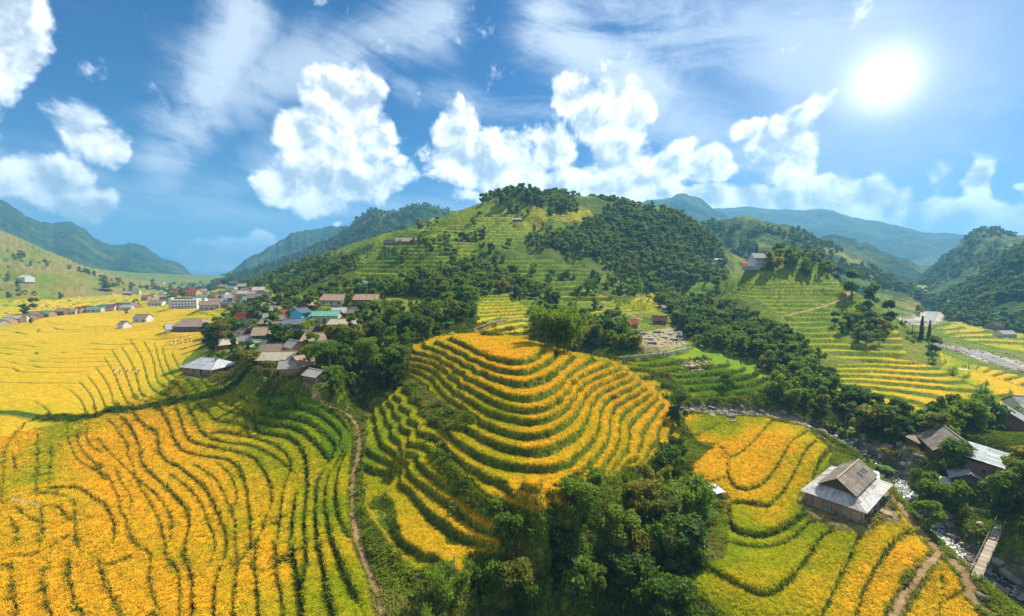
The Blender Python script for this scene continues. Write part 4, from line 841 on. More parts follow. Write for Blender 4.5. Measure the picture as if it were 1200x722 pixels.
mountain('wooded hill between the temple hill and the far valley', [(920,300),(945,288),(965,278),(980,274),(1000,280),(1025,289),(1050,299),(1075,310),(1110,330)], 1700, 600, 600, HM, seed=29)
mx4 = mountain('wooded round hill at the right above the river village', [(1060,338),(1085,322),(1100,306),(1120,288),(1138,275),(1150,269),(1164,268),(1180,273),(1200,277),(1260,290),(1400,310)], 1500, 700, 500, HM2, seed=31, spur=.7)
mx5 = mountain('near wooded slope cut by the right edge of the view', [(1110,345),(1150,325),(1180,302),(1200,288),(1260,255),(1400,220)], 900, 330, 300, HM2, seed=37)
print('mountains', round(time.time() - T0, 1))

# ------------------------------------------------------------------ plants
def tube(pts, rad, n=6):
    pts = np.array(pts, float); k = len(pts); rad = np.broadcast_to(np.array(rad, float), (k,)); V = []
    for i in range(k):
        t = pts[min(i + 1, k - 1)] - pts[max(i - 1, 0)]; t /= np.linalg.norm(t) + 1e-9
        a = np.cross(t, [0.3, 0.9, 0.2]); a /= np.linalg.norm(a) + 1e-9; b = np.cross(t, a)
        for j in range(n):
            an = 2 * math.pi * j / n; V.append(pts[i] + rad[i] * (math.cos(an) * a + math.sin(an) * b))
    Fc = [[i * n + j, i * n + (j + 1) % n, (i + 1) * n + (j + 1) % n, (i + 1) * n + j] for i in range(k - 1) for j in range(n)]
    return np.array(V), np.array(Fc)
def join(parts):
    V, Fs, o = [], [], 0
    for v, f in parts: V.append(v); Fs.append(np.asarray(f) + o); o += len(v)
    return np.vstack(V), np.vstack(Fs)
def leaves(C, size, r, out=None, asp=1.6, droop=.0):
    "diamond leaf clusters at points C"
    n = len(C); d = r.normal(size=(n, 3)); d /= np.linalg.norm(d, axis=1)[:, None]
    if out is not None: d = d * .8 + out; d /= np.linalg.norm(d, axis=1)[:, None] + 1e-9
    t = np.cross(d, r.normal(size=(n, 3))); t[:, 2] -= droop; t /= np.linalg.norm(t, axis=1)[:, None] + 1e-9; b = np.cross(d, t)
    s = size * r.uniform(.6, 1.35, n)[:, None]
    V = np.stack([C - t * s * asp / 2, C + b * s / 2 + d * s * .12, C + t * s * asp / 2, C - b * s / 2 + d * s * .12], 1).reshape(-1, 3)
    return V, np.arange(4 * n).reshape(n, 4)
def broad_crown(seed, h, rad, nleaf, ls, ncl=16, low=.30):
    r = np.random.default_rng(seed); cl = []
    for i in range(ncl):
        a = r.uniform(0, 2 * math.pi); zz = r.uniform(low, .93); env = math.sin(math.pi * min(max((zz - low * .7) / (1.05 - low * .7), 0.05), 1)) ** .6
        rr = rad * env * math.sqrt(r.uniform(.05, .8)); cl.append((rr * math.cos(a), rr * math.sin(a), zz * h, rad * r.uniform(.26, .46)))
    P, O = [], []
    w_ = np.array([c[3] ** 2 for c in cl]); w_ /= w_.sum()
    for c, k in zip(cl, (w_ * nleaf).astype(int) + 3):
        d = r.normal(size=(k, 3)); d[:, 2] += .35; d /= np.linalg.norm(d, axis=1)[:, None]
        rr = c[3] * (r.uniform(.55, 1.08, k) + .18 * np.sin(7 * d[:, 0] + 5 * d[:, 1] * 2 + c[0]))[:, None]
        P.append(np.array(c[:3]) + d * rr * [1, 1, .8]); O.append(d)
    V, Fc = leaves(np.vstack(P), ls, r, np.vstack(O) * 1.0); return V, Fc, cl
def broad_trunk(seed, h, cl):
    r = np.random.default_rng(seed); top = np.array([0, 0, h * .72]); parts = [tube([(0, 0, -.6), (h * .01, 0, h * .2), (0, h * .012, h * .45), top], [h * .032, h * .024, h * .017, h * .006], 7)]
    for c in cl[::2]:
        z0 = min(c[2] * .55, h * .5); parts.append(tube([(0, 0, z0), (c[0] * .5, c[1] * .5, (z0 + c[2]) * .52), (c[0], c[1], c[2])], [h * .012, h * .008, h * .003], 4))
    return join(parts)
def bamboo_parts(seed, h, rad, nc, nleaf, ls):
    r = np.random.default_rng(seed); cul = []; P = []; O = []
    for i in range(nc):
        a = r.uniform(0, 2 * math.pi); out = rad * r.uniform(.25, 1.0); hh = h * r.uniform(.7, 1.0); b = r.uniform(0, rad * .25)
        t = np.linspace(0, 1, 7); px_ = b + out * t ** 2.2; pz = hh * (t - .16 * t ** 4)
        pts = np.stack([px_ * math.cos(a), px_ * math.sin(a), pz], 1); cul.append(tube(pts, .045 * (1.1 - t * .8) * (h / 10), 4))
        k = nleaf // nc; tq = r.uniform(.28, 1.0, k) ** .8; q = np.stack([np.interp(tq, t, pts[:, j]) for j in range(3)], 1)
        sp = .085 * h * (1.15 - tq * .7)[:, None]; off = r.normal(size=(k, 3)) * sp; off[:, 2] -= np.abs(off[:, 2]) * .5; P.append(q + off); O.append(off / (np.linalg.norm(off, axis=1)[:, None] + 1e-6))
    cu = join(cul); lv = leaves(np.vstack(P), ls, r, np.vstack(O) * .4, 2.4, .9); return cu, lv
def banana_parts(seed, h):
    r = np.random.default_rng(seed); L = []
    for i in range(9):
        a = i * 2.4 + r.uniform(-.3, .3); ln = h * r.uniform(.55, .8); lift = r.uniform(.5, 1.2); t = np.linspace(0, 1, 8)
        x = ln * t * math.cos(lift * .6); z = h * .55 + ln * (math.sin(lift) * t - .75 * t ** 2.2); wd = .16 * h * np.sin(np.pi * np.clip(t * .93 + .05, 0, 1)) ** .6
        c = np.stack([x * math.cos(a), x * math.sin(a), z], 1); s = np.array([-math.sin(a), math.cos(a), 0]); dn = np.array([0, 0, -.35])
        V = np.vstack([c - s * wd[:, None] + dn * wd[:, None], c, c + s * wd[:, None] + dn * wd[:, None]]); n = 8
        Fc = [[k * n + j, k * n + j + 1, (k + 1) * n + j + 1, (k + 1) * n + j] for k in range(2) for j in range(n - 1)]; L.append((V, np.array(Fc)))
    return tube([(0, 0, -.3), (0, 0, h * .3), (.03, 0, h * .6)], [.035 * h, .03 * h, .02 * h], 6), L
def conifer_parts(seed, h, rad, nleaf, ls):
    r = np.random.default_rng(seed); zz = h * (.10 + .9 * r.uniform(0, 1, nleaf) ** 1.4); a = r.uniform(0, 2 * math.pi, nleaf); lay = .75 + .25 * np.sin(zz / h * 55)
    rr = rad * (1 - zz / h) ** .85 * lay * r.uniform(.35, 1, nleaf) + .05; P = np.stack([rr * np.cos(a), rr * np.sin(a), zz - rr * .25], 1); O = np.stack([np.cos(a), np.sin(a), a * 0 + .4], 1)
    return tube([(0, 0, -.4), (0, 0, h * .95)], [h * .02, h * .004], 6), leaves(P, ls, r, O * .6)
SRC = bpy.data.collections.new('seedlings')      # sources for the instanced ground cover, never linked to the scene
def mkmesh(name, V, Fc, mats, mi=None, smooth=False):
    o = mesh_np(name, V, Fc, mats, mi=mi, smooth=smooth); me = o.data; bpy.data.objects.remove(o); return me
def both(a, b): V, Fc = join([a, b]); return V, Fc, np.concatenate([np.zeros(len(a[1]), int), np.ones(len(b[1]), int)])
KIND = {}
def reg_kind(k, hi, lo, mats):
    "hi: list of (trunk, crown); lo: list of (trunk, crown) -> meshes"
    H = [(mkmesh(k + '_trunk', *t, [mats[0]], smooth=True), mkmesh(k + '_crown', *c, [mats[1]])) for t, c in hi]; Lw = []
    for t, c in lo:
        V, Fc, mi = both(t, c); Lw.append(mkmesh(k, V, Fc, mats, mi))
    KIND[k] = (H, Lw)
def bc(seed, n, ls, ncl=16, rad=3.6, h=10, low=.3):
    V, Fc, cl = broad_crown(seed, h, rad, n, ls, ncl, low); return broad_trunk(seed, h, cl), (V, Fc)
def bc_lo(seed, n, ls, **k):
    t, c = bc(seed, n, ls, **k); return tube([(0, 0, -.6), (0, 0, 6.5)], [.28, .08], 4), c
reg_kind('broadleaf_tree', [bc(1, 2800, .42), bc(2, 2800, .42, 20, 4.2), bc(3, 2400, .42, 13, 3.0), bc(4, 2800, .40, 18, 3.7, low=.15)], [bc_lo(11, 800, .72), bc_lo(12, 800, .72, ncl=12, rad=4.2), bc_lo(13, 700, .7, ncl=9, rad=3.1), bc_lo(14, 800, .7, low=.1)], [MT['bark'], MT['leaf']])
reg_kind('dark_tree', [bc(5, 2800, .40, 18, 3.4, low=.12), bc(6, 2800, .40, 22, 3.0, low=.1)], [bc_lo(15, 800, .7, rad=3.3, low=.1), bc_lo(16, 800, .7, rad=3.0, low=.1)], [MT['bark'], MT['leaf_dark']])
reg_kind('bamboo_clump', [bamboo_parts(s, 10, 3.8, 16, 3600, .30) for s in (21, 22, 23)], [bamboo_parts(s, 10, 3.8, 9, 900, .62) for s in (24, 25)], [MT['culm'], MT['leaf_bamboo']])
reg_kind('shrub', [bc(31, 900, .30, 9, 2.2, 4.0, .05), bc(32, 900, .30, 11, 2.6, 3.6, .05)], [bc_lo(33, 160, .65, ncl=7, rad=2.3, h=3.8, low=.05), bc_lo(34, 160, .65, ncl=8, rad=2.6, h=3.4, low=.05)], [MT['bark'], MT['leaf_bright']])
reg_kind('conifer', [conifer_parts(41, 10, 2.2, 2200, .45)], [conifer_parts(42, 10, 2.2, 500, .8)], [MT['bark'], MT['leaf_dark']])
BAN = [banana_parts(s, 4.0) for s in (51, 52)]
BANM = [(mkmesh('banana_stem', *s, [MT['culm']]), [mkmesh('banana_leaf', *l, [MT['leaf_banana']], smooth=True) for l in L]) for s, L in BAN]
NAMES = dict(broadleaf_tree='broadleaf_tree', dark_tree='evergreen_tree', bamboo_clump='bamboo_clump', shrub='shrub', conifer='conifer', banana='banana_plant')
CATS = dict(broadleaf_tree='tree', dark_tree='tree', bamboo_clump='bamboo', shrub='bush', conifer='conifer', banana='banana plant')
DEFH = dict(broadleaf_tree=10, dark_tree=10, bamboo_clump=10, shrub=3.8, conifer=10, banana=4)
TERR = (Zslopes | Zrhill | Znose | Zback) * 1.0
PL = []                                          # (kind, x, y, z, height, turn, group, label)
def scatter(poly, rmin, rmax, spacing, kinds, hr, where, seed, keep=1.0, rough=None, phrase=None):
    r = np.random.default_rng(seed); P = np.array([p for p in poly], float)
    W = inpoly(U, V, poly) & (R > rmin) & (R < rmax)
    if not W.any(): print('empty zone', where); return
    xs, ys = X[W], Y[W]; x0, x1, y0, y1 = xs.min(), xs.max(), ys.min(), ys.max()
    gx, gy = np.meshgrid(np.arange(x0, x1, spacing), np.arange(y0, y1, spacing)); gx = gx.ravel() + r.uniform(-.5, .5, gx.size) * spacing; gy = gy.ravel() + r.uniform(-.5, .5, gy.size) * spacing
    rr = np.hypot(gx, gy); ok = (rr > rmin) & (rr < rmax) & (np.abs(np.arctan2(gx, gy)) < 1.0)
    gx, gy = gx[ok], gy[ok]; bz = base_z(gx, gy); uu, vv = project(gx, gy, bz)
    ok = inpoly(uu, vv, poly); gx, gy = gx[ok], gy[ok]
    ok = (lookup(rice, gx, gy) < .35) & (lookup(dirt, gx, gy) < .45) & (lookup(rock, gx, gy) < .5) & (r.uniform(size=len(gx)) < keep)
    if rough: ok &= fbm(gx / rough[0], gy / rough[0], 3, seed) > rough[1]
    gx, gy = gx[ok], gy[ok]; z = gz(gx, gy); keep_ = (lookup(TERR, gx, gy) < .5) | (r.uniform(size=len(gx)) < .06) | (fbm(gx / 28, gy / 28, 3, 777) > .555); gx, gy, z = gx[keep_], gy[keep_], z[keep_]
    ks = [k for k, n in kinds for _ in range(n)]
    for a, b, c in zip(gx, gy, z):
        k = ks[r.integers(len(ks))]; h = r.uniform(*hr) * (.45 if k == 'shrub' else 1) * (.5 if k == 'banana' else 1); PL.append((k, a, b, c, h, r.uniform(0, 6.28), where))
def one(kind, u, v, h, label, wide=1.0):
    p = ghit(u, v)
    if p is not None: PL.append((kind, p[0], p[1], p[2], h, u * .37, label, True, wide))
BL, DK, BB, SH, BN = 'broadleaf_tree', 'dark_tree', 'bamboo_clump', 'shrub', 'banana'
scatter([(575,650),(612,618),(660,612),(705,592),(745,572),(790,560),(805,600),(820,640),(806,700),(800,1100),(560,1100),(545,715),(575,690)], 45, 108, 4.6, [(BB, 4), (BL, 3), (DK, 3)], (6, 10.5), 'in the ravine below the round hill', 101)
scatter([(470,690),(520,690),(560,660),(600,625),(650,600),(700,640),(640,760),(640,1100),(470,1100)], 45, 90, 3.4, [(BB, 4), (SH, 4), (BL, 1)], (4, 7), 'in the lower left ravine', 132)
scatter([(640,600),(700,566),(745,548),(785,535),(800,560),(790,600),(740,620),(680,640)], 60, 120, 4.2, [(BB, 3), (BL, 3), (SH, 2)], (4.5, 8), 'at the right foot of the round hill', 102)
scatter([(430,470),(434,500),(430,530),(424,560),(428,610),(446,650),(462,690),(500,706),(560,716),(560,1100),(470,1100),(446,700),(420,640),(420,540),(426,490)], 48, 130, 2.5, [(SH, 6), (BB, 1)], (2.2, 4.0), 'on the bank beside the dirt path', 103)
scatter([(497,455),(515,467),(545,485),(562,493),(548,503),(530,508),(522,520),(545,548),(560,575),(602,602),(612,635),(565,618),(530,600),(515,570),(522,560),(505,515),(497,500),(503,490),(480,460)], 60, 130, 2.5, [(SH, 1)], (2.0, 3.8), 'in the gully on the round hill', 104)
scatter([(395,470),(360,455),(375,430),(400,405),(425,385),(470,370),(560,352),(590,350),(560,378),(520,392),(490,404),(482,440),(470,455),(440,470),(428,480)], 95, 260, 5.2, [(BL, 4), (DK, 2), (BN, 2), (SH, 2)], (6, 9.5), 'in the grove right of the village', 105)
scatter([(240,400),(262,380),(300,354),(420,345),(470,342),(440,375),(420,400),(390,430),(400,465),(360,462),(300,450),(285,438),(262,425)], 110, 330, 5.8, [(BL, 4), (DK, 2), (BN, 1), (SH, 3)], (5, 8.5), 'among the houses of the village', 106, keep=.8)
scatter([(300,455),(350,452),(372,462),(350,472),(300,470)], 90, 170, 2.2, [(SH, 1)], (2.4, 3.4), 'in the hedge below the village', 107)
scatter([(250,352),(330,318),(400,298),(430,290),(470,268),(560,246),(600,232),(700,240),(760,250),(820,268),(850,300),(852,345),(800,372),(745,352),(690,350),(640,356),(560,352),(430,345),(330,342),(300,345)], 190, 640, 6.6, [(BL, 6), (DK, 2), (BB, 2), (SH, 2)], (5, 9), 'in the woods of the big hill', 108, rough=(34, .46))
scatter([(640,290),(700,255),(760,250),(820,268),(850,300),(852,345),(800,372),(745,352),(735,320),(690,300)], 190, 640, 5.6, [(BL, 5), (DK, 3), (BB, 2)], (6, 10), 'in the dense right woods of the big hill', 130)
scatter([(430,345),(500,318),(560,300),(600,335),(640,345),(690,350),(620,352),(560,352)], 190, 400, 5.6, [(BL, 5), (DK, 3), (BB, 2)], (5, 8.5), 'in the woods above the round hill', 131, keep=.85)
scatter([(560,238),(600,226),(700,236),(820,258),(850,290),(800,300),(700,262),(600,250)], 380, 640, 6.5, [(BL, 3), (DK, 3)], (7, 11), 'along the crest of the big hill', 109, rough=(30, .42))
scatter([(795,380),(850,366),(885,378),(905,388),(935,405),(975,430),(985,460),(1030,486),(1060,498),(1130,492),(1152,482),(1195,492),(1180,505),(1100,520),(1050,520),(1000,503),(950,488),(900,470),(885,452),(905,440),(880,424),(850,408),(800,392)], 115, 330, 4.6, [(BL, 4), (DK, 3), (BB, 2)], (5.5, 9), 'on the shady slope above the stream', 110)
scatter([(970,378),(1010,366),(1040,385),(1050,408),(1000,410),(975,400)], 150, 330, 5, [(DK, 2), (BL, 1)], (5, 8), 'in the thicket on the river spur', 111)
scatter([(890,300),(960,296),(990,312),(985,330),(900,322)], 250, 430, 6, [(BL, 2), (BB, 2), (DK, 1)], (6, 10), 'beside the temple on the hill crest', 112, keep=.8)
scatter([(1030,505),(1100,512),(1180,515),(1300,500),(1300,720),(1215,668),(1186,610),(1150,608),(1115,600),(1095,585),(1062,548)], 60, 150, 5.0, [(BL, 4), (DK, 2), (SH, 3)], (5, 9), 'around the houses across the stream', 113, keep=.85)
scatter([(1196,640),(1186,612),(1190,590),(1200,560),(1320,560),(1320,690),(1215,660)], 50, 110, 4.4, [(BL, 4)], (8, 11), 'by the footbridge', 114)
scatter([(880,484),(945,497),(990,520),(1030,560),(1070,600),(1092,628),(1125,660),(1135,655),(1085,580),(1040,535),(1000,508),(930,482)], 60, 150, 3.6, [(SH, 4), (BL, 1), (BN, 1)], (3.4, 6.5), 'on the near bank of the stream', 115, keep=.55)
scatter([(630,400),(625,380),(640,360),(700,372),(735,392),(760,410),(740,420),(700,408),(660,398)], 140, 230, 5.0, [(BB, 3), (DK, 2), (BL, 2)], (6, 10), 'left of the stone yard', 116)
scatter([(780,362),(800,362),(852,362),(850,400),(900,430),(840,412),(800,400),(790,385)], 180, 340, 5.5, [(DK, 3), (BL, 3)], (5.5, 9), 'on the slope left of the temple', 117)
scatter([(560,352),(690,350),(745,352),(735,362),(660,366),(640,390),(625,400),(620,366),(580,355)], 160, 300, 7, [(BL, 2), (DK, 2), (SH, 2)], (5, 8), 'by the valley road', 118, keep=.7)
scatter([(742,428),(790,470),(800,500),(798,560),(815,590),(840,640),(815,660),(800,620),(785,560),(790,510),(775,455)], 70, 160, 3.4, [(SH, 4), (BL, 1), (BN, 1)], (3.4, 6), 'on the right edge of the round hill', 119, keep=.8)
scatter([(1000,345),(1060,395),(1100,432),(1150,470),(1160,462),(1110,425),(1070,385),(1020,345)], 130, 330, 6, [(SH, 3), (DK, 1)], (4, 8), 'along the back of the river spur', 120, keep=.6)
scatter([(1040,335),(1200,325),(1330,340),(1330,420),(1205,418),(1160,402),(1150,380),(1180,372),(1120,352)], 240, 1100, 13, [(BL, 2), (DK, 2)], (9, 15), 'in the valley beyond the river', 121, rough=(70, .47))
scatter([(150,345),(180,337),(330,335),(340,350),(300,362),(262,380),(240,372),(200,362),(160,360)], 230, 1400, 17, [(BL, 3), (DK, 2), (SH, 2)], (7, 11), 'between the houses of the far village', 122, keep=.8)
scatter([(-20,352),(0,290),(60,308),(130,325),(200,333),(200,343),(130,347),(60,352)], 450, 1600, 14, [(BL, 3), (DK, 2), (SH, 3)], (7, 13), 'on the green slope far left', 123, rough=(80, .44))
scatter([(0,384),(60,372),(160,360),(165,368),(60,382),(0,392)], 250, 700, 12, [(BL, 2), (SH, 2)], (4, 6), 'by the row of houses', 124, keep=.5)
scatter([(810,420),(890,430),(905,455),(880,475),(830,470)], 130, 260, 9, [(SH, 2), (BL, 1)], (4, 7), 'among the green plots', 125, keep=.5)
for args in [(DK,250,412,11.5,'tallest dark tree of the group at the left edge of the village',1.0),(DK,262,408,12,'second dark tree of the group at the village edge, close to the barns'),(DK,272,398,10,'dark tree behind the pair of barns at the left edge of the village'),(DK,243,405,8,'smaller dark tree at the outer left of the group by the barns'),
  (DK,324,412,10,'round dark tree standing before the deep blue house'),(DK,322,392,9,'dark tree left of the turquoise house'),(BB,640,408,15,'tall dark bamboo at the shoulder of the round hill, leftmost of four'),(BB,652,411,16,'tall dark bamboo at the shoulder of the round hill, second of four'),(BB,664,413,15,'tall dark bamboo at the shoulder of the round hill, third of four'),(BB,674,410,13,'lower bamboo at the shoulder of the round hill, rightmost of four'),
  (DK,698,408,10,'dark tree left of the stone yard'),(DK,795,500,10,'lone evergreen beside the rocks where the stream leaves the hollow'),(DK,998,345,15,'big dark round tree by the bend of the path on the spur',1.1),(DK,1018,362,15,'dark tree behind the spur, left of two below the path bend',1.1),(DK,1040,378,12,'dark tree behind the spur, right of two below the path bend',1.1),
  ('conifer',1079,400,13,'left one of two slim dark trees at the river bank',.6),('conifer',1088,401,12,'right one of two slim dark trees at the river bank',.6),(DK,1140,372,26,'large dark tree on the far river bank near the bend',1.0),(DK,1165,372,30,'broad tree group right of the large dark tree by the river',1.3),('conifer',886,311,15,'slim pointed conifer rising behind the white temple',.7),
  (BL,905,318,13,'broad tree right of the temple',1.2),(BL,925,316,14,'feathery tree on the crest right of the temple'),(BL,946,322,12,'round tree at the right end of the crest grove'),(BL,1212,616,12,'great tree filling the right edge above the footbridge',1.3),(BL,1200,584,11,'great tree right of the corrugated metal shed',1.2),(BL,1170,592,6.5,'leafy tree between the shed and the footbridge'),
  (BL,1040,552,6,'small bright tree left of the rapids'),(BN,1037,560,4.2,'banana plant on the stream bank above the big farmhouse'),(BN,822,612,5,'large banana plant with arching leaves beside the little field hut'),(BN,812,622,4,'smaller banana plant left of the large one by the field hut'),(BL,1085,590,8,'tree with bright leaves between the path and the rapids'),(BL,1095,605,8,'darker tree by the path just above the boulders'),(BL,1118,560,9,'tree directly in front of the weathered brown slatted roof'),
  (SH,976,505,4,'round bush left of a pair beside the stony stream',1),(SH,990,512,4.4,'round bush right of a pair beside the stony stream',1),(DK,40,362,11,'dark tree by the golden field at the far left',1.3),(DK,30,368,9,'low dark tree in front, far left field edge',1.6),(BL,160,359,7,'round green tree by the road row of houses',1.3),(BL,127,341,20,'large dark tree clump at the foot of the left slope',1.6)]: one(*args)
print('plants placed', len(PL), round(time.time() - T0, 1))
LABQ = {}
ORD = ['first', 'second', 'third', 'fourth', 'fifth', 'sixth', 'seventh', 'eighth', 'ninth', 'tenth', 'eleventh', 'twelfth', 'thirteenth', 'fourteenth', 'fifteenth', 'sixteenth', 'seventeenth', 'eighteenth', 'nineteenth', 'twentieth']
def single_out(Q):
    "give look-alikes their own labels by their order and place"
    for lab, L in Q.items():
        if len(L) == 1: L[0][0]['label'] = 'the only ' + lab; continue
        L.sort(key=lambda t: t[1])
        if len(L) <= 14:
            for j, t in enumerate(L): t[0]['label'] = f'{lab}, {ORD[j]} from the left'
            continue
        n = 5 if len(L) > 40 else 3; nm = ['far left', 'left', 'middle', 'right', 'far right'] if n == 5 else ['left', 'middle', 'right']
        for c in range(n):
            C_ = L[c * len(L) // n:(c + 1) * len(L) // n]; mv = sorted(t[2] for t in C_)[len(C_) // 2]
            for w_, S_ in (('upper', [t for t in C_ if t[2] <= mv]), ('lower', [t for t in C_ if t[2] > mv])):
                for j, t in enumerate(S_): t[0]['label'] = f'{lab}, {w_} {nm[c]}, {ORD[j]} from left' if j < 20 else f'{lab}, {w_} {nm[c]}'
def make_plant(k, x, y, z, h, rot, where, single=False, wide=1.0, parts=True, lod=0):
    s = h / DEFH[k]; nm = NAMES[k]; vi = int(abs(x * 7 + y * 3)) 
    if single: lab, grp = where, None
    else:
        word = {BL: 'broadleaf tree', DK: 'dark tree', BB: 'bamboo clump', SH: 'leafy shrub', BN: 'banana plant', 'conifer': 'pointed conifer'}[k]
        lab = word + ' ' + where; grp = word + 's ' + where
    if k == BN:
        st, lv = BANM[vi % len(BANM)]; o = bpy.data.objects.new(nm, None); COL.objects.link(o)
        link('stem', None, parent=o) if False else None
        c = bpy.data.objects.new('stem', st); COL.objects.link(c); c.parent = o
        for l in lv: c = bpy.data.objects.new('leaf', l); COL.objects.link(c); c.parent = o
    else:
        H, Lw = KIND[k]
        if parts:
            o = bpy.data.objects.new(nm, None); COL.objects.link(o); t, c = H[vi % len(H)]
            for n_, me in (('culms' if k == BB else 'trunk', t), ('foliage' if k in (BB, SH) else 'crown', c)):
                q_ = bpy.data.objects.new(n_, me); COL.objects.link(q_); q_.parent = o
        else: o = bpy.data.objects.new(nm, Lw[vi % len(Lw)]); COL.objects.link(o)
    if not single: LABQ.setdefault(lab, []).append((o, *[float(q_) for q_ in project(x, y, z)]))
    wide = wide * (.75 + .6 * ((x * 13.7 + y * 7.3) % 1.0)) if not single and k != BN else wide
    o.location = (x, y, z + CZ - .1); o.scale = (s * wide, s * wide, s); o.rotation_euler = (0, 0, rot)
    props(o, lab, CATS[k], grp)
BZ = [(1118,700),(1128,650),(1150,612),(1165,590),(1192,596),(1188,640),(1172,680),(1160,725)]
PL = [p for p in PL if not bool(inpoly(*[np.array([q_]) for q_ in project(p[1], p[2], p[3])], BZ)[0]) or math.hypot(p[1], p[2]) > 110]
rest = []
for k in DEFH:
    L = [p for p in PL if p[0] == k]; L.sort(key=lambda p: (-(100 if len(p) > 7 else 0), -p[4] / math.hypot(p[1], p[2])))
    vis = []
    for p in L:
        u, v = project(p[1], p[2], p[3] + p[4] * .6)
        ins = -30 < u < 1230 and v < 790
        if not ins: rest.append(p); continue
        vis.append(p)
    cap = {BL: 280, DK: 230, BB: 200, SH: 280, BN: 60, 'conifer': 10}[k]
    for i, p in enumerate(vis[:cap]):
        pxh = 520 * p[4] / math.hypot(p[1], p[2]); make_plant(*p, parts=pxh > 26) if len(p) > 7 else make_plant(*p, parts=pxh > 26)
    rest += vis[cap:]
single_out(LABQ)
def instancer(name, label, src, pts, scl, rot, tint=None, tilt=None, cat=None):
    pts = np.asarray(pts, np.float32); n = len(pts)
    if n == 0: return
    me = bpy.data.meshes.new(name); me.vertices.add(n); me.vertices.foreach_set('co', pts.ravel())
    me.attributes.new('scl', 'FLOAT_VECTOR', 'POINT').data.foreach_set('vector', np.ascontiguousarray(scl, np.float32).ravel())
    me.attributes.new('rot', 'FLOAT_VECTOR', 'POINT').data.foreach_set('vector', np.ascontiguousarray(rot, np.float32).ravel())
    if tint is not None: me.attributes.new('tint', 'FLOAT_COLOR', 'POINT').data.foreach_set('color', np.ascontiguousarray(tint, np.float32).ravel())
    o = link(name, me); props(o, label, cat, kind='stuff')
    ng = bpy.data.node_groups.new(name, 'GeometryNodeTree'); ng.interface.new_socket('Geometry', in_out='INPUT', socket_type='NodeSocketGeometry'); ng.interface.new_socket('Geometry', in_out='OUTPUT', socket_type='NodeSocketGeometry')
    N = ng.nodes; gi = N.new('NodeGroupInput'); go = N.new('NodeGroupOutput'); ip = N.new('GeometryNodeInstanceOnPoints'); oi = N.new('GeometryNodeObjectInfo'); oi.inputs[0].default_value = src; oi.inputs[1].default_value = True
    def attr(nm, ty):
        a = N.new('GeometryNodeInputNamedAttribute'); a.data_type = ty; a.inputs[0].default_value = nm; return a.outputs[0]
    ng.links.new(gi.outputs[0], ip.inputs['Points']); ng.links.new(oi.outputs['Geometry'], ip.inputs['Instance']); ng.links.new(attr('scl', 'FLOAT_VECTOR'), ip.inputs['Scale'])
    er = N.new('FunctionNodeEulerToRotation'); ng.links.new(attr('rot', 'FLOAT_VECTOR'), er.inputs[0]); ng.links.new(er.outputs[0], ip.inputs['Rotation']); ng.links.new(ip.outputs[0], go.inputs[0])
    md = o.modifiers.new('cover', 'NODES'); md.node_group = ng; return o
def source(name, me): o = bpy.data.objects.new(name, me); SRC.objects.link(o); return o
buckets = {}
def WD(L): return np.array([.75 + .6 * ((p[1] * 13.7 + p[2] * 7.3) % 1.0) for p in L])
for p in rest:
    if p[0] == BN: continue
    Lw = KIND[p[0]][1]; vi = int(abs(p[1] * 7 + p[2] * 3)) % len(Lw); buckets.setdefault((p[0], vi), []).append(p)
for (k, vi), L in buckets.items():
    src = source(k + '_seed', KIND[k][1][vi]); s = np.array([p[4] / DEFH[k] for p in L])
    instancer('woodland', {BL: 'dense broadleaf woods', DK: 'dark evergreen woods', BB: 'bamboo thickets', SH: 'low scrub', 'conifer': 'conifers'}[k] + ' covering the distant slopes', src,
              [(p[1], p[2], p[3] + CZ - .1) for p in L], np.stack([s * WD(L), s * WD(L), s], 1), [(0, 0, p[5]) for p in L])
# trees on the farther hills behind
FT = []
rf = np.random.default_rng(9)
for (mx, n, th_) in ((mx2, 2600, .3), (mx3, 1500, .42), (mx4, 2200, .35), (mx5, 1500, .3), (mx1, 2500, .3)):
    x, y, z = mx; i = rf.integers(0, x.shape[0], n * 2); j = rf.integers(0, x.shape[1], n * 2)
    a, b, c = x[i, j], y[i, j], z[i, j]; ok = (fbm(a / 60, b / 60, 3, 91) > th_ + .1) & (c > gz(a, b) - 2) & (np.hypot(a, b) < 2600)
    FT += list(zip(a[ok][:n], b[ok][:n], c[ok][:n]))
FT = np.array(FT)
for q_ in range(2):
    P = FT[q_::2].copy(); P[:, 2] += CZ - .5; s = rf.uniform(.6, 1.1, len(P)); instancer('woodland', ['loose trees scattered over the far hills', 'darker trees scattered over the far hills'][q_], source('far_seed', KIND[[BL, DK][q_]][1][0]), P, np.stack([s * 1.2, s * 1.2, s], 1), np.stack([s * 0, s * 0, rf.uniform(0, 6.28, len(P))], 1))
print('plants built', len(rest), len(FT), round(time.time() - T0, 1))

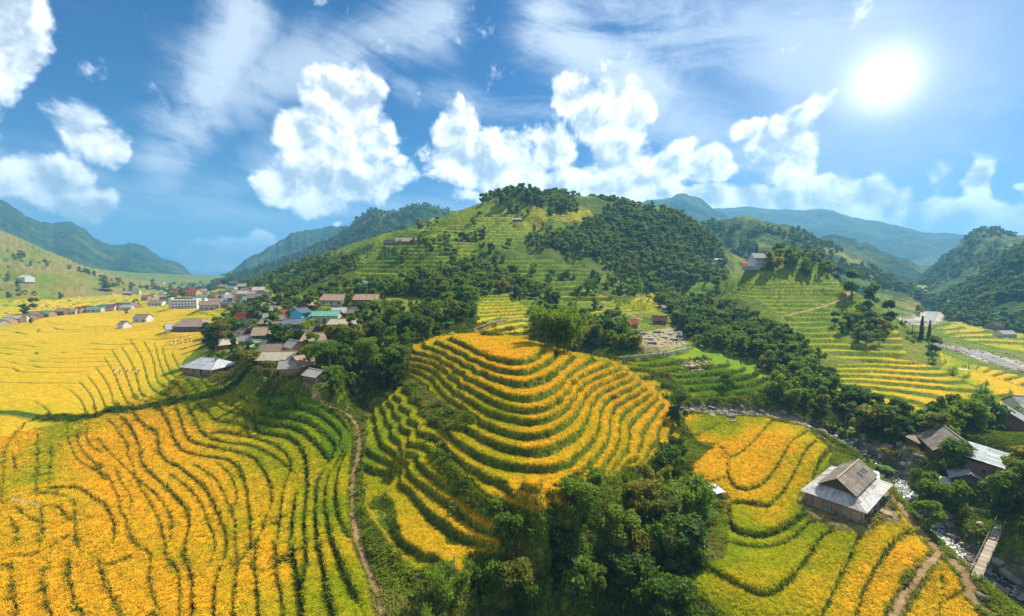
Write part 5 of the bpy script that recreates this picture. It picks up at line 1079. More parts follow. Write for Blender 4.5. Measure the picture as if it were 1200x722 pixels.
# ------------------------------------------------------------------ rice and grass tufts
def tuft_mesh(name, seed, nb, h, spread, wd, m, lean=.5):
    r = np.random.default_rng(seed); Vs = []; Fs = []
    for i in range(nb):
        a = r.uniform(0, 6.28); b = r.uniform(0, spread); bx, by = b * math.cos(a * 3), b * math.sin(a * 3); hh = h * r.uniform(.6, 1.1); ln = lean * hh * r.uniform(.3, 1)
        dx, dy = math.cos(a), math.sin(a); w_ = wd * r.uniform(.7, 1.3); o = len(Vs)
        Vs += [(bx - dy * w_, by + dx * w_, -.15), (bx + dy * w_, by - dx * w_, -.15), (bx + dx * ln * .5 + dy * w_, by + dy * ln * .5 - dx * w_, hh * .75), (bx + dx * ln * .5 - dy * w_, by + dy * ln * .5 + dx * w_, hh * .75),
               (bx + dx * ln * 1.3 + dy * w_ * .5, by + dy * ln * 1.3 - dx * w_ * .5, hh * .8), (bx + dx * ln * 1.3 - dy * w_ * .5, by + dy * ln * 1.3 + dx * w_ * .5, hh * .8)]
        Fs += [(o, o + 1, o + 2, o + 3), (o + 3, o + 2, o + 4, o + 5)]
    return mkmesh(name, np.array(Vs), np.array(Fs), [m])
def sample_ground(weight, n, rmin, rmax, seed, power=1.0):
    r = np.random.default_rng(seed); w_ = weight * (R > rmin) * (R < rmax) * (U > -25) * (U < 1225) * (V < 760)
    dr = np.gradient(np.exp(LR))[:, None]; area = R * dr * np.gradient(TH)[None]; p = (w_ * area * (1 / R) ** power).ravel(); tot = p.sum(); c = np.cumsum(p) / tot
    k = np.searchsorted(c, r.uniform(size=n)); i, j = np.unravel_index(np.clip(k, 0, NR * NA - 1), (NR, NA))
    rr = np.exp(LR[i] + r.uniform(-.5, .5, n) * (LR[np.minimum(i + 1, NR - 1)] - LR[i])); a_ = aa[j] + r.uniform(-.5, .5, n) * (aa[1] - aa[0]); t = np.arctan(a_)
    x, y = rr * np.sin(t), rr * np.cos(t); return x, y, gz(x, y), r
def tint_at(x, y): return lookup(np.concatenate([col, np.ones(col.shape[:2] + (1,))], -1), x, y)
for nm, lb, wt, n, hh in (('rice_plants', 'ripe golden rice standing in the paddies', (rice > .9) * 1.0, 150000, .42),):
    x, y, z, r = sample_ground(wt, n, 42, 190, 201, 1.35)
    s = r.uniform(.8, 1.25, n) * (.75 + .25 * np.hypot(x, y) / 90)
    for v_ in range(2):
        m_ = np.arange(n) % 2 == v_
        instancer(nm, ['ripe golden rice standing in the near paddies and terraces', 'rice ears bending over in the near paddies and terraces'][v_], source('rice_seed', tuft_mesh('rice_tuft', 60 + v_, 9, hh, .28, .035, MT['rice'])), np.stack([x, y, z + CZ], 1)[m_], np.stack([s, s, s * .9], 1)[m_], np.stack([r.uniform(-.15, .15, n), r.uniform(-.15, .15, n), r.uniform(0, 6.28, n)], 1)[m_], tint_at(x, y)[m_])
gw = np.clip(1 - rice - dirt * 1.2 - rock, 0, 1) * (1 - .5 * bank)
x, y, z, r = sample_ground(gw, 60000, 42, 200, 211, 1.3)
s = r.uniform(.7, 1.5, len(x)) * (.75 + .25 * np.hypot(x, y) / 90) * (.5 + 1.1 * fbm(x / 4, y / 4, 2, 5)) * (1 - .45 * lookup(HZ_ * 1.0, x, y)); tt = tint_at(x, y)
instancer('grass', 'tall green grass on the banks and risers', source('grass_seed', tuft_mesh('grass_tuft', 70, 9, .75, .35, .04, MT['rice'], .8)), np.stack([x, y, z + CZ], 1), np.stack([s, s, s], 1), np.stack([s * 0, s * 0, r.uniform(0, 6.28, len(x))], 1), tt)
print('tufts', round(time.time() - T0, 1))

# ------------------------------------------------------------------ buildings
def box_vf(x0, x1, y0, y1, z0, z1):
    V = np.array([(x, y, z) for z in (z0, z1) for x, y in ((x0, y0), (x1, y0), (x1, y1), (x0, y1))], float)
    return V, np.array([(0, 3, 2, 1), (4, 5, 6, 7), (0, 1, 5, 4), (1, 2, 6, 5), (2, 3, 7, 6), (3, 0, 4, 7)])
def part(name, vf, m, parent, loc=None, smooth=False): return mesh_np(name, vf[0], vf[1], [m], parent, loc, smooth)
def slab(P, thick):
    "four corners (counter-clockwise from above) to a thin solid sheet"
    P = np.array(P, float); n = np.cross(P[1] - P[0], P[3] - P[0]); n /= np.linalg.norm(n) + 1e-9
    V = np.vstack([P - n * thick, P]); return V, np.array([(3, 2, 1, 0), (4, 5, 6, 7), (0, 1, 5, 4), (1, 2, 6, 5), (2, 3, 7, 6), (3, 0, 4, 7)])
def sheets(A, Bp, Cc, Dd, nx, ny, r, thick=.04, lift=.04, corr=0):
    "roof plane: eave A->B, ridge D->C, laid in overlapping sheets"
    A, Bp, Cc, Dd = [np.array(p, float) for p in (A, Bp, Cc, Dd)]; n = np.cross(Bp - A, Dd - A); n /= np.linalg.norm(n); out = []
    for j in range(ny):
        for i in range(nx):
            s0, s1, t0, t1 = i / nx, (i + 1) / nx - .004, j / ny, min((j + 1) / ny + .03, 1)
            def pt(s, t): return (A * (1 - s) + Bp * s) * (1 - t) + (Dd * (1 - s) + Cc * s) * t
            o = r.uniform(0, .02); P = [pt(s0, t0) + n * (lift + o), pt(s1, t0) + n * (lift + o), pt(s1, t1) + n * (.01 + o), pt(s0, t1) + n * (.01 + o)]
            if corr:
                k = corr; V = []
                for m_ in range(k + 1):
                    f = m_ / k; z_ = n * (.045 if m_ % 2 else 0); V += [P[0] * (1 - f) + P[1] * f + z_, P[3] * (1 - f) + P[2] * f + z_]
                out.append((np.array(V), np.array([(2 * m_, 2 * m_ + 2, 2 * m_ + 3, 2 * m_ + 1) for m_ in range(k)])))
            else: out.append(slab(P, thick))
    return out
def window(parent, x, y, z, w, h, ax_, sgn, mfr):
    e = .05 * sgn
    if ax_ == 'y': f = part('window', box_vf(x - w / 2 - .08, x + w / 2 + .08, min(y, y + e), max(y, y + e), z - .08, z + h + .08), mfr, parent); part('pane', box_vf(x - w / 2, x + w / 2, min(y + e, y + e * 1.5), max(y + e, y + e * 1.5), z, z + h), MT['glass'], f)
    else: f = part('window', box_vf(min(x, x + e), max(x, x + e), y - w / 2 - .08, y + w / 2 + .08, z - .08, z + h + .08), mfr, parent); part('pane', box_vf(min(x + e, x + e * 1.5), max(x + e, x + e * 1.5), y - w / 2, y + w / 2, z, z + h), MT['glass'], f)
def build_house(h, p, idn):
    kind, u, v, w, d, wh, rise, turn, rm, wm, opt, label = h
    r = np.random.default_rng(idn + 5); dist = math.hypot(p[0], p[1]); pxw = 520 * w / dist
    nm = {'shrine': 'temple', 'flat': 'school_building', 'shed': 'shed'}.get(kind, 'house')
    o = bpy.data.objects.new(nm, None); COL.objects.link(o); o.location = (p[0], p[1], gz(p[0], p[1]) + CZ); o.rotation_euler = (0, 0, math.radians(turn))
    o['label'] = label or ''; o['category'] = {'shrine': 'temple', 'flat': 'building', 'shed': 'shed'}.get(kind, 'house')
    R_, W_ = MT[rm], MT[wm]; hw, hd = w / 2, d / 2; ov = .55 if pxw > 12 else .3
    f0 = -1.6
    if kind in ('gable', 'shrine'):
        V = np.array([(-hw, -hd, f0), (hw, -hd, f0), (hw, hd, f0), (-hw, hd, f0), (-hw, -hd, wh), (hw, -hd, wh), (hw, hd, wh), (-hw, hd, wh), (-hw, 0, wh + rise * .97), (hw, 0, wh + rise * .97)], float)
        me = bpy.data.meshes.new('wall'); me.from_pydata([tuple(q_) for q_ in V], [], [(0, 1, 5, 4), (2, 3, 7, 6), (1, 2, 6, 9, 5), (3, 0, 4, 8, 7), (0, 3, 2, 1)]); link('wall', me, [W_], o)
        rf = bpy.data.objects.new('roof', None) if 'near' in opt else None
        tl = rise / hd; ez = wh - ov * tl; L = []
        nx, ny = (max(3, int(w / 1.15)), 3) if 'near' in opt else (max(2, int(w / 2.2)), 1); cr = 6 if rm in ('roof_zinc',) else 0
        if pxw < 14: nx, ny = 1, 1
        for s in (-1, 1):
            a, b, c, e = (-hw - ov, s * (hd + ov), ez), (hw + ov, s * (hd + ov), ez), (hw + ov, 0, wh + rise), (-hw - ov, 0, wh + rise)
            L += sheets(*((a, b, c, e) if s < 0 else (b, a, e, c)), nx, ny, r, corr=cr, lift=.04 if 'near' in opt else .008)
        if rf is not None:
            base = part('roof', join([slab([(-hw - ov + .1, -hd - ov + .1, ez + .03), (hw + ov - .1, -hd - ov + .1, ez + .03), (hw + ov - .1, 0, wh + rise - .01), (-hw - ov + .1, 0, wh + rise - .01)], .08), slab([(hw + ov - .1, hd + ov - .1, ez + .03), (-hw - ov + .1, hd + ov - .1, ez + .03), (-hw - ov + .1, 0, wh + rise - .01), (hw + ov - .1, 0, wh + rise - .01)], .08)]), MT['wood_dark'], o)
            for q_ in L: part('roof_sheet', q_, R_, base)
            part('ridge_cap', box_vf(-hw - ov, hw + ov, -.16, .16, wh + rise + .02, wh + rise + .14), R_, base)
        else: part('roof', join(L + [box_vf(-hw - ov, hw + ov, -.14, .14, wh + rise - .02, wh + rise + .12)]) if not cr else join(L), R_, o)
    elif kind == 'hip':
        part('wall', box_vf(-hw, hw, -hd, hd, f0, wh), W_, o)
        rl = (w - d * .62) / 2; e = ov + .25; z0, z1 = wh - .25, wh + rise; L = []
        for s in (-1, 1):
            a, b = (-hw - e, s * (hd + e), z0), (hw + e, s * (hd + e), z0); c, dd = (rl, 0, z1), (-rl, 0, z1)
            L += sheets(*((a, b, c, dd) if s < 0 else (b, a, dd, c)), max(3, int(w / 1.1)), 3, r, corr=0)
            a, b = (s * (hw + e), -(hd + e), z0), (s * (hw + e), hd + e, z0); c = (s * rl, .01, z1); dd = (s * rl, -.01, z1)
            L += sheets(*((a, b, c, dd) if s > 0 else (b, a, dd, c)), max(3, int(d / 1.1)), 3, r)
        rfo = part('roof', join([slab([(-rl - .5, -.25, z1 - .02), (rl + .5, -.25, z1 - .02), (rl + .5, .25, z1 - .02), (-rl - .5, .25, z1 - .02)], .12)]), R_, o)
        if 'near' in opt:
            for q_ in L: part('roof_sheet', q_, R_, rfo)
            part('chimney', box_vf(rl - .3, rl + .3, -.9, -.4, z1 - 1.0, z1 + .55), MT['wall_brick'], rfo)
        else: part('roof_covering', join(L), R_, rfo)
    elif kind == 'shed':
        part('wall', box_vf(-hw, hw, -hd, hd, f0, wh), W_, o); e = .45
        L = sheets((-hw - e, -hd - e, wh + .02), (hw + e, -hd - e, wh + .02), (hw + e, hd + e, wh + rise), (-hw - e, hd + e, wh + rise), max(2, int(w / 1.2)) if w > 5 else 2, 2 if w > 5 else 1, r, corr=6 if rm == 'roof_corr' else 0)
        base = part('roof', slab([(-hw - e + .1, -hd - e + .1, wh), (hw + e - .1, -hd - e + .1, wh), (hw + e - .1, hd + e - .1, wh + rise - .03), (-hw - e + .1, hd + e - .1, wh + rise - .03)], .08), MT['wood_dark'], o)
        for q_ in L: part('roof_sheet', q_, R_, base)
    elif kind == 'flat':
        part('wall', box_vf(-hw, hw, -hd, hd, f0, wh), W_, o); part('roof', box_vf(-hw - .4, hw + .4, -hd - .4, hd + .4, wh + .01, wh + .5), MT['roof_white'], o)
        part('stair_tower', box_vf(-hw - 2.5, -hw - .02, -hd + 1, hd - 1, f0, wh + 1.8), MT['wall_white'], o); part('roof_hut', box_vf(-hw + 1, hw - 5, -1.5, 3, wh + .52, wh + 2.0), R_, o)
        for k in range(4): part('floor_band', box_vf(-hw - .12, hw + .12, -hd - .12, -hd - .01, k * 2.7 + .2, k * 2.7 + .45), MT['roof_white'], o) if k else None
    # openings on the walls that face the valley
    mfr = MT['wood_pale'] if wm != 'wall_white' else MT['wood_dark']
    st = 3 if kind == 'flat' else 2 if wh > 4.4 else 1; gap = 2.4 if kind != 'flat' else 2.3
    if pxw > 9 and wh >= 2.4:
        n = max(1, int(w / gap) - (0 if kind == 'flat' else 1))
        for s_ in range(st):
            for k in range(n):
                xx = -hw + (k + .5) * w / n; zz = .9 + s_ * (wh - .2) / st
                if zz + 1 > wh - .05: continue
                if s_ == 0 and k == n // 2 and kind != 'flat': part('door', box_vf(xx - .5, xx + .5, -hd - .07, -hd - .003, 0, 2.0), MT['wood_dark'], o)
                else: window(o, xx, -hd - .003, zz, .9 if kind != 'flat' else 1.2, min(.95, wh - zz - .15), 'y', -1, mfr)
            if pxw > 20:
                for s2 in (-1, 1): window(o, s2 * (hw + .003), 0, .9 + s_ * (wh - .2) / st, .8, min(.9, wh - 1.2), 'x', s2, mfr)
    if opt == 'two' and kind == 'gable' and w < 14:      # stilted front gallery
        for k in range(4):
            xx = -hw + .3 + k * (w - .6) / 3; part('post', box_vf(xx - .09, xx + .09, -hd - 1.5, -hd - 1.32, f0, wh - .15), MT['wood_dark'], o)
        part('gallery', box_vf(-hw, hw, -hd - 1.6, -hd - .01, wh * .45, wh * .45 + .14), MT['wood_pale'], o)
        part('railing', join([box_vf(-hw, hw, -hd - 1.62, -hd - 1.56, wh * .45 + .85, wh * .45 + .93)] + [box_vf(-hw + k * w / 10 - .03, -hw + k * w / 10 + .03, -hd - 1.61, -hd - 1.57, wh * .45 + .142, wh * .45 + .848) for k in range(11)]), MT['wood_pale'], o)
    if kind == 'shrine':
        part('terrace_base', box_vf(-hw - 3, hw + 3, -hd - 4, hd + 2, -2.5, -.02), MT['concrete'], o); part('parapet', box_vf(-hw - 3, hw + 3, -hd - 4, -hd - 3.7, -.01, .9), MT['white_paint'], o)
        for k in range(4): part('column', tube([(-hw + 1 + k * (w - 2) / 3, -hd - .9, 0), (-hw + 1 + k * (w - 2) / 3, -hd - .9, wh - .4)], [.3, .26], 8), MT['white_paint'], o)
        part('eaves', box_vf(-hw - .6, hw + .6, -hd - 1.5, -hd - .02, wh - .38, wh - .1), MT['roof_palegrey'], o)
    if label and 'grey shingled' in label:
        part('roof_opening', slab([(-.6, -2.0, wh + 2.0), (1.2, -2.0, wh + 2.0), (1.2, -.9, wh + 2.75), (-.6, -.9, wh + 2.75)], .3), MT['glass'], o)
    return o
WORDS = ['first', 'second', 'third', 'fourth', 'fifth', 'sixth', 'seventh', 'eighth', 'ninth', 'tenth', 'eleventh', 'twelfth', 'thirteenth', 'fourteenth', 'fifteenth', 'sixteenth', 'seventeenth', 'eighteenth', 'nineteenth', 'twentieth']
fcount = {}; FQ = {}
for i, (h, p) in enumerate(placed):
    o = build_house(h, p, i)
    if h[10] == 'row': k = [x for x in placed if x[0][10] == 'row']; j = [x[1][0] for x in k].index(p[0]); o['label'] = f'{cname[h[8]]} roofed house, {WORDS[j]} from the left in the row along the golden fields'; o['group'] = 'row of houses between the golden fields'
    elif h[10] == 'far':
        side = 'left of the school' if h[1] < 200 else 'behind the school' if h[1] < 232 else 'upper right of the school' if h[2] < 350 else 'right of the school'
        key = (cname[h[8]], side); fcount[key] = fcount.get(key, 0) + 1; o['label'] = f'{cname[h[8]]} roofed village house {side}'; FQ.setdefault(o['label'], []).append((o, h[1], h[2])); o['group'] = f'{cname[h[8]]} roofed houses {side}'
    elif h[10] == 'shed': o.name = 'shed'; o['category'] = 'shed'; o['label'] = f'small {cname[h[8]]} roofed shed tucked between the village houses'; o['group'] = f'small {cname[h[8]]} sheds of the village'; FQ.setdefault(o['label'], []).append((o, h[1], h[2]))
    elif h[3] < 40 and h[0] in ('gable', 'hip'): o['group'] = 'houses of the village' if h[1] < 480 else 'houses in the valley'
single_out(FQ)
# ---- the big farmhouse with a raised brown roof over pale skirts
H0 = bpy.data.objects.new('farmhouse', None); COL.objects.link(H0); H0.location = (PBIG[0], PBIG[1], PBIG[2] + CZ); H0.rotation_euler = (0, 0, BIGROT)
props(H0, 'big farmhouse, raised brown gable roof above wide pale grey skirt roofs, by the stream', 'house', 'houses in the valley')
rg = np.random.default_rng(3); w2, d2, wh, ez, iz = 8.2, 4.5, 2.7, 2.55, 4.1
part('wall', box_vf(-w2, w2, -d2, d2, -1.2, wh - .2), MT['wall_wood'], H0)
part('plinth', box_vf(-w2 - .25, w2 + .25, -d2 - .25, d2 + .25, -1.2, .1), MT['concrete'], H0)
for k in range(10): part('wall_board', box_vf(-w2 + .15 + k * 1.62, -w2 + 1.7 + k * 1.62, -d2 - .06, -d2 - .004, .2, wh - .3), MT['wall_wood' if k % 3 else 'wood_pale'], H0)
for k in range(6): part('wall_board', box_vf(-w2 - .06, -w2 - .004, -d2 + .1 + k * 1.57, -d2 + 1.55 + k * 1.57, .2, wh - .3), MT['wood_pale' if k % 2 else 'wall_earth'], H0)
window(H0, -2.4, -d2 - .065, 1.0, 1.0, 1.0, 'y', -1, MT['wood_dark']); window(H0, 3.4, -d2 - .065, 1.0, 1.0, 1.0, 'y', -1, MT['wood_dark']); part('door', box_vf(.1, 1.2, -d2 - .12, -d2 - .065, .16, 2.2), MT['wood_dark'], H0)
E, I = 1.0, 2.0; sk = part('skirt_roof', join([slab([(-w2 - E + .1, -d2 - E + .1, ez - .04), (w2 + E - .1, -d2 - E + .1, ez - .04), (w2 - I, -d2 + I, iz - .05), (-w2 + I, -d2 + I, iz - .05)], .06)]), MT['wood_dark'], H0)
Q = [((-w2 - E, -d2 - E, ez), (w2 + E, -d2 - E, ez), (w2 - I, -d2 + I, iz), (-w2 + I, -d2 + I, iz), 14), ((w2 + E, d2 + E, ez), (-w2 - E, d2 + E, ez), (-w2 + I, d2 - I, iz), (w2 - I, d2 - I, iz), 14),
     ((w2 + E, -d2 - E, ez), (w2 + E, d2 + E, ez), (w2 - I, d2 - I, iz), (w2 - I, -d2 + I, iz), 9), ((-w2 - E, d2 + E, ez), (-w2 - E, -d2 - E, ez), (-w2 + I, -d2 + I, iz), (-w2 + I, d2 - I, iz), 9)]
for a, b, c, dd, n in Q:
    for q_ in sheets(a, b, c, dd, n, 2, rg): part('roof_sheet', q_, MT['roof_sheet'], sk)
ux, uy, uz, ur = 6.3, 3.1, 4.35, 2.2
V = np.array([(-ux, -uy + .5, 3.4), (ux, -uy + .5, 3.4), (ux, uy - .5, 3.4), (-ux, uy - .5, 3.4), (-ux, -uy + .5, uz), (ux, -uy + .5, uz), (ux, uy - .5, uz), (-ux, uy - .5, uz), (-ux, 0, uz + ur - .2), (ux, 0, uz + ur - .2)])
me = bpy.data.meshes.new('attic_wall'); me.from_pydata([tuple(q_) for q_ in V], [], [(0, 1, 5, 4), (2, 3, 7, 6), (1, 2, 6, 9, 5), (3, 0, 4, 8, 7)]); link('attic_wall', me, [MT['wood_dark']], H0)
rb = part('raised_roof', join([slab([(-ux - .7, -uy - .1, uz - .1), (ux + .7, -uy - .1, uz - .1), (ux + .7, 0, uz + ur - .03), (-ux - .7, 0, uz + ur - .03)], .07), slab([(ux + .7, uy + .1, uz - .1), (-ux - .7, uy + .1, uz - .1), (-ux - .7, 0, uz + ur - .03), (ux + .7, 0, uz + ur - .03)], .07)]), MT['wood_dark'], H0)
for s in (-1, 1):
    a, b, c, dd = (-ux - .8, s * (uy + .2), uz - .1), (ux + .8, s * (uy + .2), uz - .1), (ux + .8, 0, uz + ur), (-ux - .8, 0, uz + ur)
    for q_ in sheets(*((a, b, c, dd) if s < 0 else (b, a, dd, c)), 11, 3, rg): part('roof_sheet', q_, MT['roof_brownslat'], rb)
part('ridge_board', box_vf(-ux - .9, ux + .9, -.12, .12, uz + ur + .05, uz + ur + .2), MT['wood_pale'], rb)
for s in (-1, 1):
    for e in (-1, 1): part('gable_board', slab([(e * (ux + .84) - .1, s * (uy + .2), uz + .02), (e * (ux + .84) + .1, s * (uy + .2), uz + .02), (e * (ux + .84) + .1, 0, uz + ur + .16), (e * (ux + .84) - .1, 0, uz + ur + .16)][::(1 if s < 0 else -1)], .12), MT['wood_pale'], rb)
for xx in (1.4, 3.4, 4.8): part('roof_opening', slab([(xx - .45, -2.2, uz + .72), (xx + .45, -2.2, uz + .72), (xx + .45, -1.2, uz + 1.44), (xx - .45, -1.2, uz + 1.44)], .05), MT['glass'], rb)
# far end annex of the farmhouse
AN = bpy.data.objects.new('shed', None); COL.objects.link(AN); c_, s_ = math.cos(BIGROT), math.sin(BIGROT)
def loc_big(x, y, z=0): return (PBIG[0] + x * c_ - y * s_, PBIG[1] + x * s_ + y * c_, PBIG[2] + CZ + z)
AN.location = loc_big(11.9, .5); AN.rotation_euler = (0, 0, BIGROT + .25); props(AN, 'low outbuilding under white metal sheets at the far end of the big farmhouse', 'shed')
part('wall', box_vf(-1.9, 1.9, -2.6, 2.6, -1, 2.1), MT['wall_brick'], AN); b_ = part('roof', slab([(-2.3, -3, 2.15), (2.3, -3, 2.15), (2.3, 3, 2.6), (-2.3, 3, 2.6)], .06), MT['wood_dark'], AN)
for q_ in sheets((-2.4, -3.1, 2.2), (2.4, -3.1, 2.2), (2.4, 3.1, 2.66), (-2.4, 3.1, 2.66), 3, 3, rg): part('roof_sheet', q_, MT['roof_white'], b_)
print('houses', len(placed), round(time.time() - T0, 1))

# ------------------------------------------------------------------ paths, water, rocks
def ribbon(name, P3, w, m, label, lift=.05, kind='structure', wob=.25, seg=6, noisy=0.0):
    P = P3; cum = np.concatenate([[0], np.cumsum(np.hypot(*np.diff(P[:, :2], axis=0).T))]); n = max(8, int(cum[-1] / .6)); n = min(n, 900); s = np.linspace(0, cum[-1], n)
    c = np.stack([np.interp(s, cum, P[:, k]) for k in range(3)], 1); t = np.gradient(c[:, :2], axis=0); t /= np.linalg.norm(t, axis=1)[:, None] + 1e-9; nn = np.stack([-t[:, 1], t[:, 0]], 1)
    V = []
    for k in range(seg + 1):
        f = (k / seg - .5) * w; wv = f * (1 + wob * (vnoise(s / 1.5, s * 0 + (7 if f > 0 else 3), 3) - .5) * 2); xy = c[:, :2] + nn * wv[:, None]
        V.append(np.column_stack([xy, c[:, 2] + CZ + lift - .06 * (abs(f) / w * 2) ** 4 + noisy * (fbm(xy[:, 0] / .9, xy[:, 1] / .9, 3, 5) - .5)]))
    V = np.vstack(V); idx = np.arange((seg + 1) * n).reshape(seg + 1, n); q = np.stack([idx[:-1, :-1], idx[1:, :-1], idx[1:, 1:], idx[:-1, 1:]], -1).reshape(-1, 4)
    return props(mesh_np(name, V, q[:, ::-1], [m], smooth=True), label, kind=kind)
PLB = ['narrow earth path winding down between the left fields and the round hill', 'pale earth path running from the big farmhouse to the footbridge', 'thin pale path branching off towards the bottom through the golden fields', 'short path at the top corner of the lower right fields', 'brown earth path crossing the terraces of the right hill', 'pale road bending through the valley below the big hill', 'path along the small golden terraces behind the round hill', 'short fork of the path behind the round hill', 'pale footpath along the green plots in the hollow']
for (nm, P3, w), lb in zip(ribbons, PLB): ribbon(nm, P3, w, MT['dirt'], lb, wob=.5)
def water_mat():
    m, w, bs = mat('stream_water', .12, .5); P = w.node('ShaderNodeNewGeometry').outputs['Position']
    n = w.noise(P, .9, 6, .7, 1.2); c = w.mix(w.mapr(n, .55, .64), (.035, .045, .03, 1), (.62, .68, .70, 1)); w.put(bs.inputs['Base Color'], c); w.put(bs.inputs['Roughness'], w.mapr(n, .5, .62, .1, .8))
    w.put(bs.inputs['Normal'], w.node('ShaderNodeBump', {'Strength': .7, 'Distance': .2, 'Height': w.noise(P, 2.2, 5, .7, 1.0)}).outputs[0]); return m
MT['water'] = water_mat(); MT['river'] = simple('river_water', (.16,.14,.11), (.42,.38,.33), scale=.25, rough=.25, spec=.4, bump=.3, stretch=(1, 1, 1))
ribbon('stream', streams[0][0], 5.0, MT['water'], 'rocky mountain stream with white rapids running past the farmhouse', lift=.42, noisy=.35)
ribbon('river', streams[1][0], 9, MT['river'], 'shallow pale river crossing behind the right spur', lift=.35); ribbon('river', streams[2][0], 9, MT['river'], 'far bend of the gravelly river in the hazy valley', lift=.5)
def rock_mesh(seed, m):
    import bmesh
    bm = bmesh.new(); bmesh.ops.create_icosphere(bm, subdivisions=3, radius=1.0); r = np.random.default_rng(seed); sc = r.uniform(.7, 1.3, 3) * [1, 1, .75]; pl = r.normal(size=(9, 3)); pl /= np.linalg.norm(pl, axis=1)[:, None]; hh = r.uniform(.42, .8, 9)
    for v in bm.verts:
        c = np.array(v.co)
        for n_, h_ in zip(pl, hh):
            dd = c @ n_ - h_
            if dd > 0: c = c - n_ * dd * .97
        c = c * (1 + .55 * (float(fbm(np.array(c[0] * 1.6 + seed), np.array(c[1] * 1.6 + c[2] * 1.3), 4, seed)) - .5)) * sc; v.co = c
    me = bpy.data.meshes.new('boulder'); bm.to_mesh(me); bm.free(); me.materials.append(m)
    return me
STQ = {}
RK = [rock_mesh(s, MT['rock'] if s % 3 else MT['rock_warm']) for s in range(1, 8)]
def rock(x, y, z, s, label, group, seed, flat=.75):
    o = bpy.data.objects.new('boulder', RK[seed % 7]); COL.objects.link(o); o.location = (x, y, z + CZ); r = np.random.default_rng(seed); o.scale = (s * r.uniform(.8, 1.25), s * r.uniform(.7, 1.1), s * flat * r.uniform(.8, 1.2)); o.rotation_euler = (r.uniform(-.3, .3), r.uniform(-.3, .3), r.uniform(0, 6.28)); 
    if group: STQ.setdefault(label, []).append((o, *[float(q_) for q_ in project(x, y, z)]))
    return props(o, label, 'boulder', group)
for u, v, s, lb in [(1168,694,1.7,'huge grey boulder on the near side below the footbridge'),(1187,680,1.1,'rounded tan boulder right of the huge grey boulder'),(1168,660,1.2,'grey boulder directly under the footbridge'),(1112,606,1.1,'tall grey boulder in the rapids, upper of two'),(1114,616,1.2,'grey boulder in the rapids, lower of two'),(1129,640,.9,'orange tinted boulder at the edge of the white rapids'),(1137,653,.9,'brown boulder cluster stone nearest the footbridge on its left'),
                    (1142,626,1.2,'brown rock on the far bank beside the rapids'),(1150,618,1.1,'brown rock on the far bank left of the footbridge head'),(1072,585,1.0,'white boulder at the top of the long rapids'),(1040,524,1.1,'grey boulder beside the pink bundle'),(1152,700,.9,'mossy stone left of the huge grey boulder'),(1198,700,1.1,'stone at the right edge below the bridge')]:
    p = ghit(u, v)
    if p is not None: rock(p[0], p[1], p[2] + s * .25, s, lb, None, int(u))
def along(P3, n, half, smin, smax, rmax, seed, fn, power=2.2):
    r = np.random.default_rng(seed); cum = np.concatenate([[0], np.cumsum(np.hypot(*np.diff(P3[:, :2], axis=0).T))])
    for i in range(n):
        s = r.uniform(0, cum[-1]); x, y = [np.interp(s, cum, P3[:, k]) for k in (0, 1)]; k = min(np.searchsorted(cum, s), len(P3) - 1); t = P3[k, :2] - P3[k - 1, :2]; t = t / (np.linalg.norm(t) + 1e-9); o = r.normal() * half; x -= t[1] * o; y += t[0] * o
        if math.hypot(x, y) < rmax: fn(x, y, smin + (smax - smin) * r.uniform() ** power, i)
rocks_rest = []
def put_rock(x, y, s, i):
    z = float(gz(x, y)); u, v = project(x, y, z)
    if 560 / math.hypot(x, y) * s > 2.6 and -10 < u < 1215 and v < 740: rock(x, y, z + s * .3, s, 'grey stone in the stream bed', 'stones lying in the stream bed', i + 50)
    else: rocks_rest.append((x, y, z + s * .2, s))
along(streams[0][0], 330, 3.0, .35, 1.25, 300, 5, put_rock)
single_out(STQ)
pr = np.random.default_rng(8)
for k in range(60):
    p = hit(pr.uniform(795, 830), pr.uniform(421, 434)) ; rocks_rest.append((p[0], p[1], float(gz(p[0], p[1])) + .3, pr.uniform(.6, 1.5)))
for k in range(70):
    p = hit(pr.uniform(735, 806), pr.uniform(388, 407)); rocks_rest.append((p[0], p[1], float(gz(p[0], p[1])) + .2, pr.uniform(.4, 1.0)))
for k in range(900):
    j = 1 if k % 2 else 2; P3 = streams[j][0]; i = pr.integers(0, len(P3)); x, y = P3[i, :2] + pr.normal(size=2) * (9 if j == 1 else 16); rocks_rest.append((x, y, float(gz(x, y)), pr.uniform(.5, 1.6)))
for k in range(330):
    P3 = streams[0][0]; f = pr.uniform(0, len(P3) - 1.01); i = int(f); c = P3[i] + (P3[i + 1] - P3[i]) * (f - i); x, y = c[:2] + pr.normal(size=2) * 3.4; rocks_rest.append((x, y, float(gz(x, y)), pr.uniform(.2, .5)))
RA = np.array(rocks_rest); RA[:, 2] += CZ
for v_ in range(3):
    S = RA[v_::3]; instancer('stones', ['small stones and gravel heaps along the streams', 'rubble strewn beside the river', 'scattered pale stones in the river bed'][v_], source('stone_seed', RK[2]), S[:, :3], np.stack([S[:, 3], S[:, 3] * .8, S[:, 3] * .6], 1), np.stack([S[:, 3] * 0, S[:, 3] * 0, S[:, 3] * 47], 1))
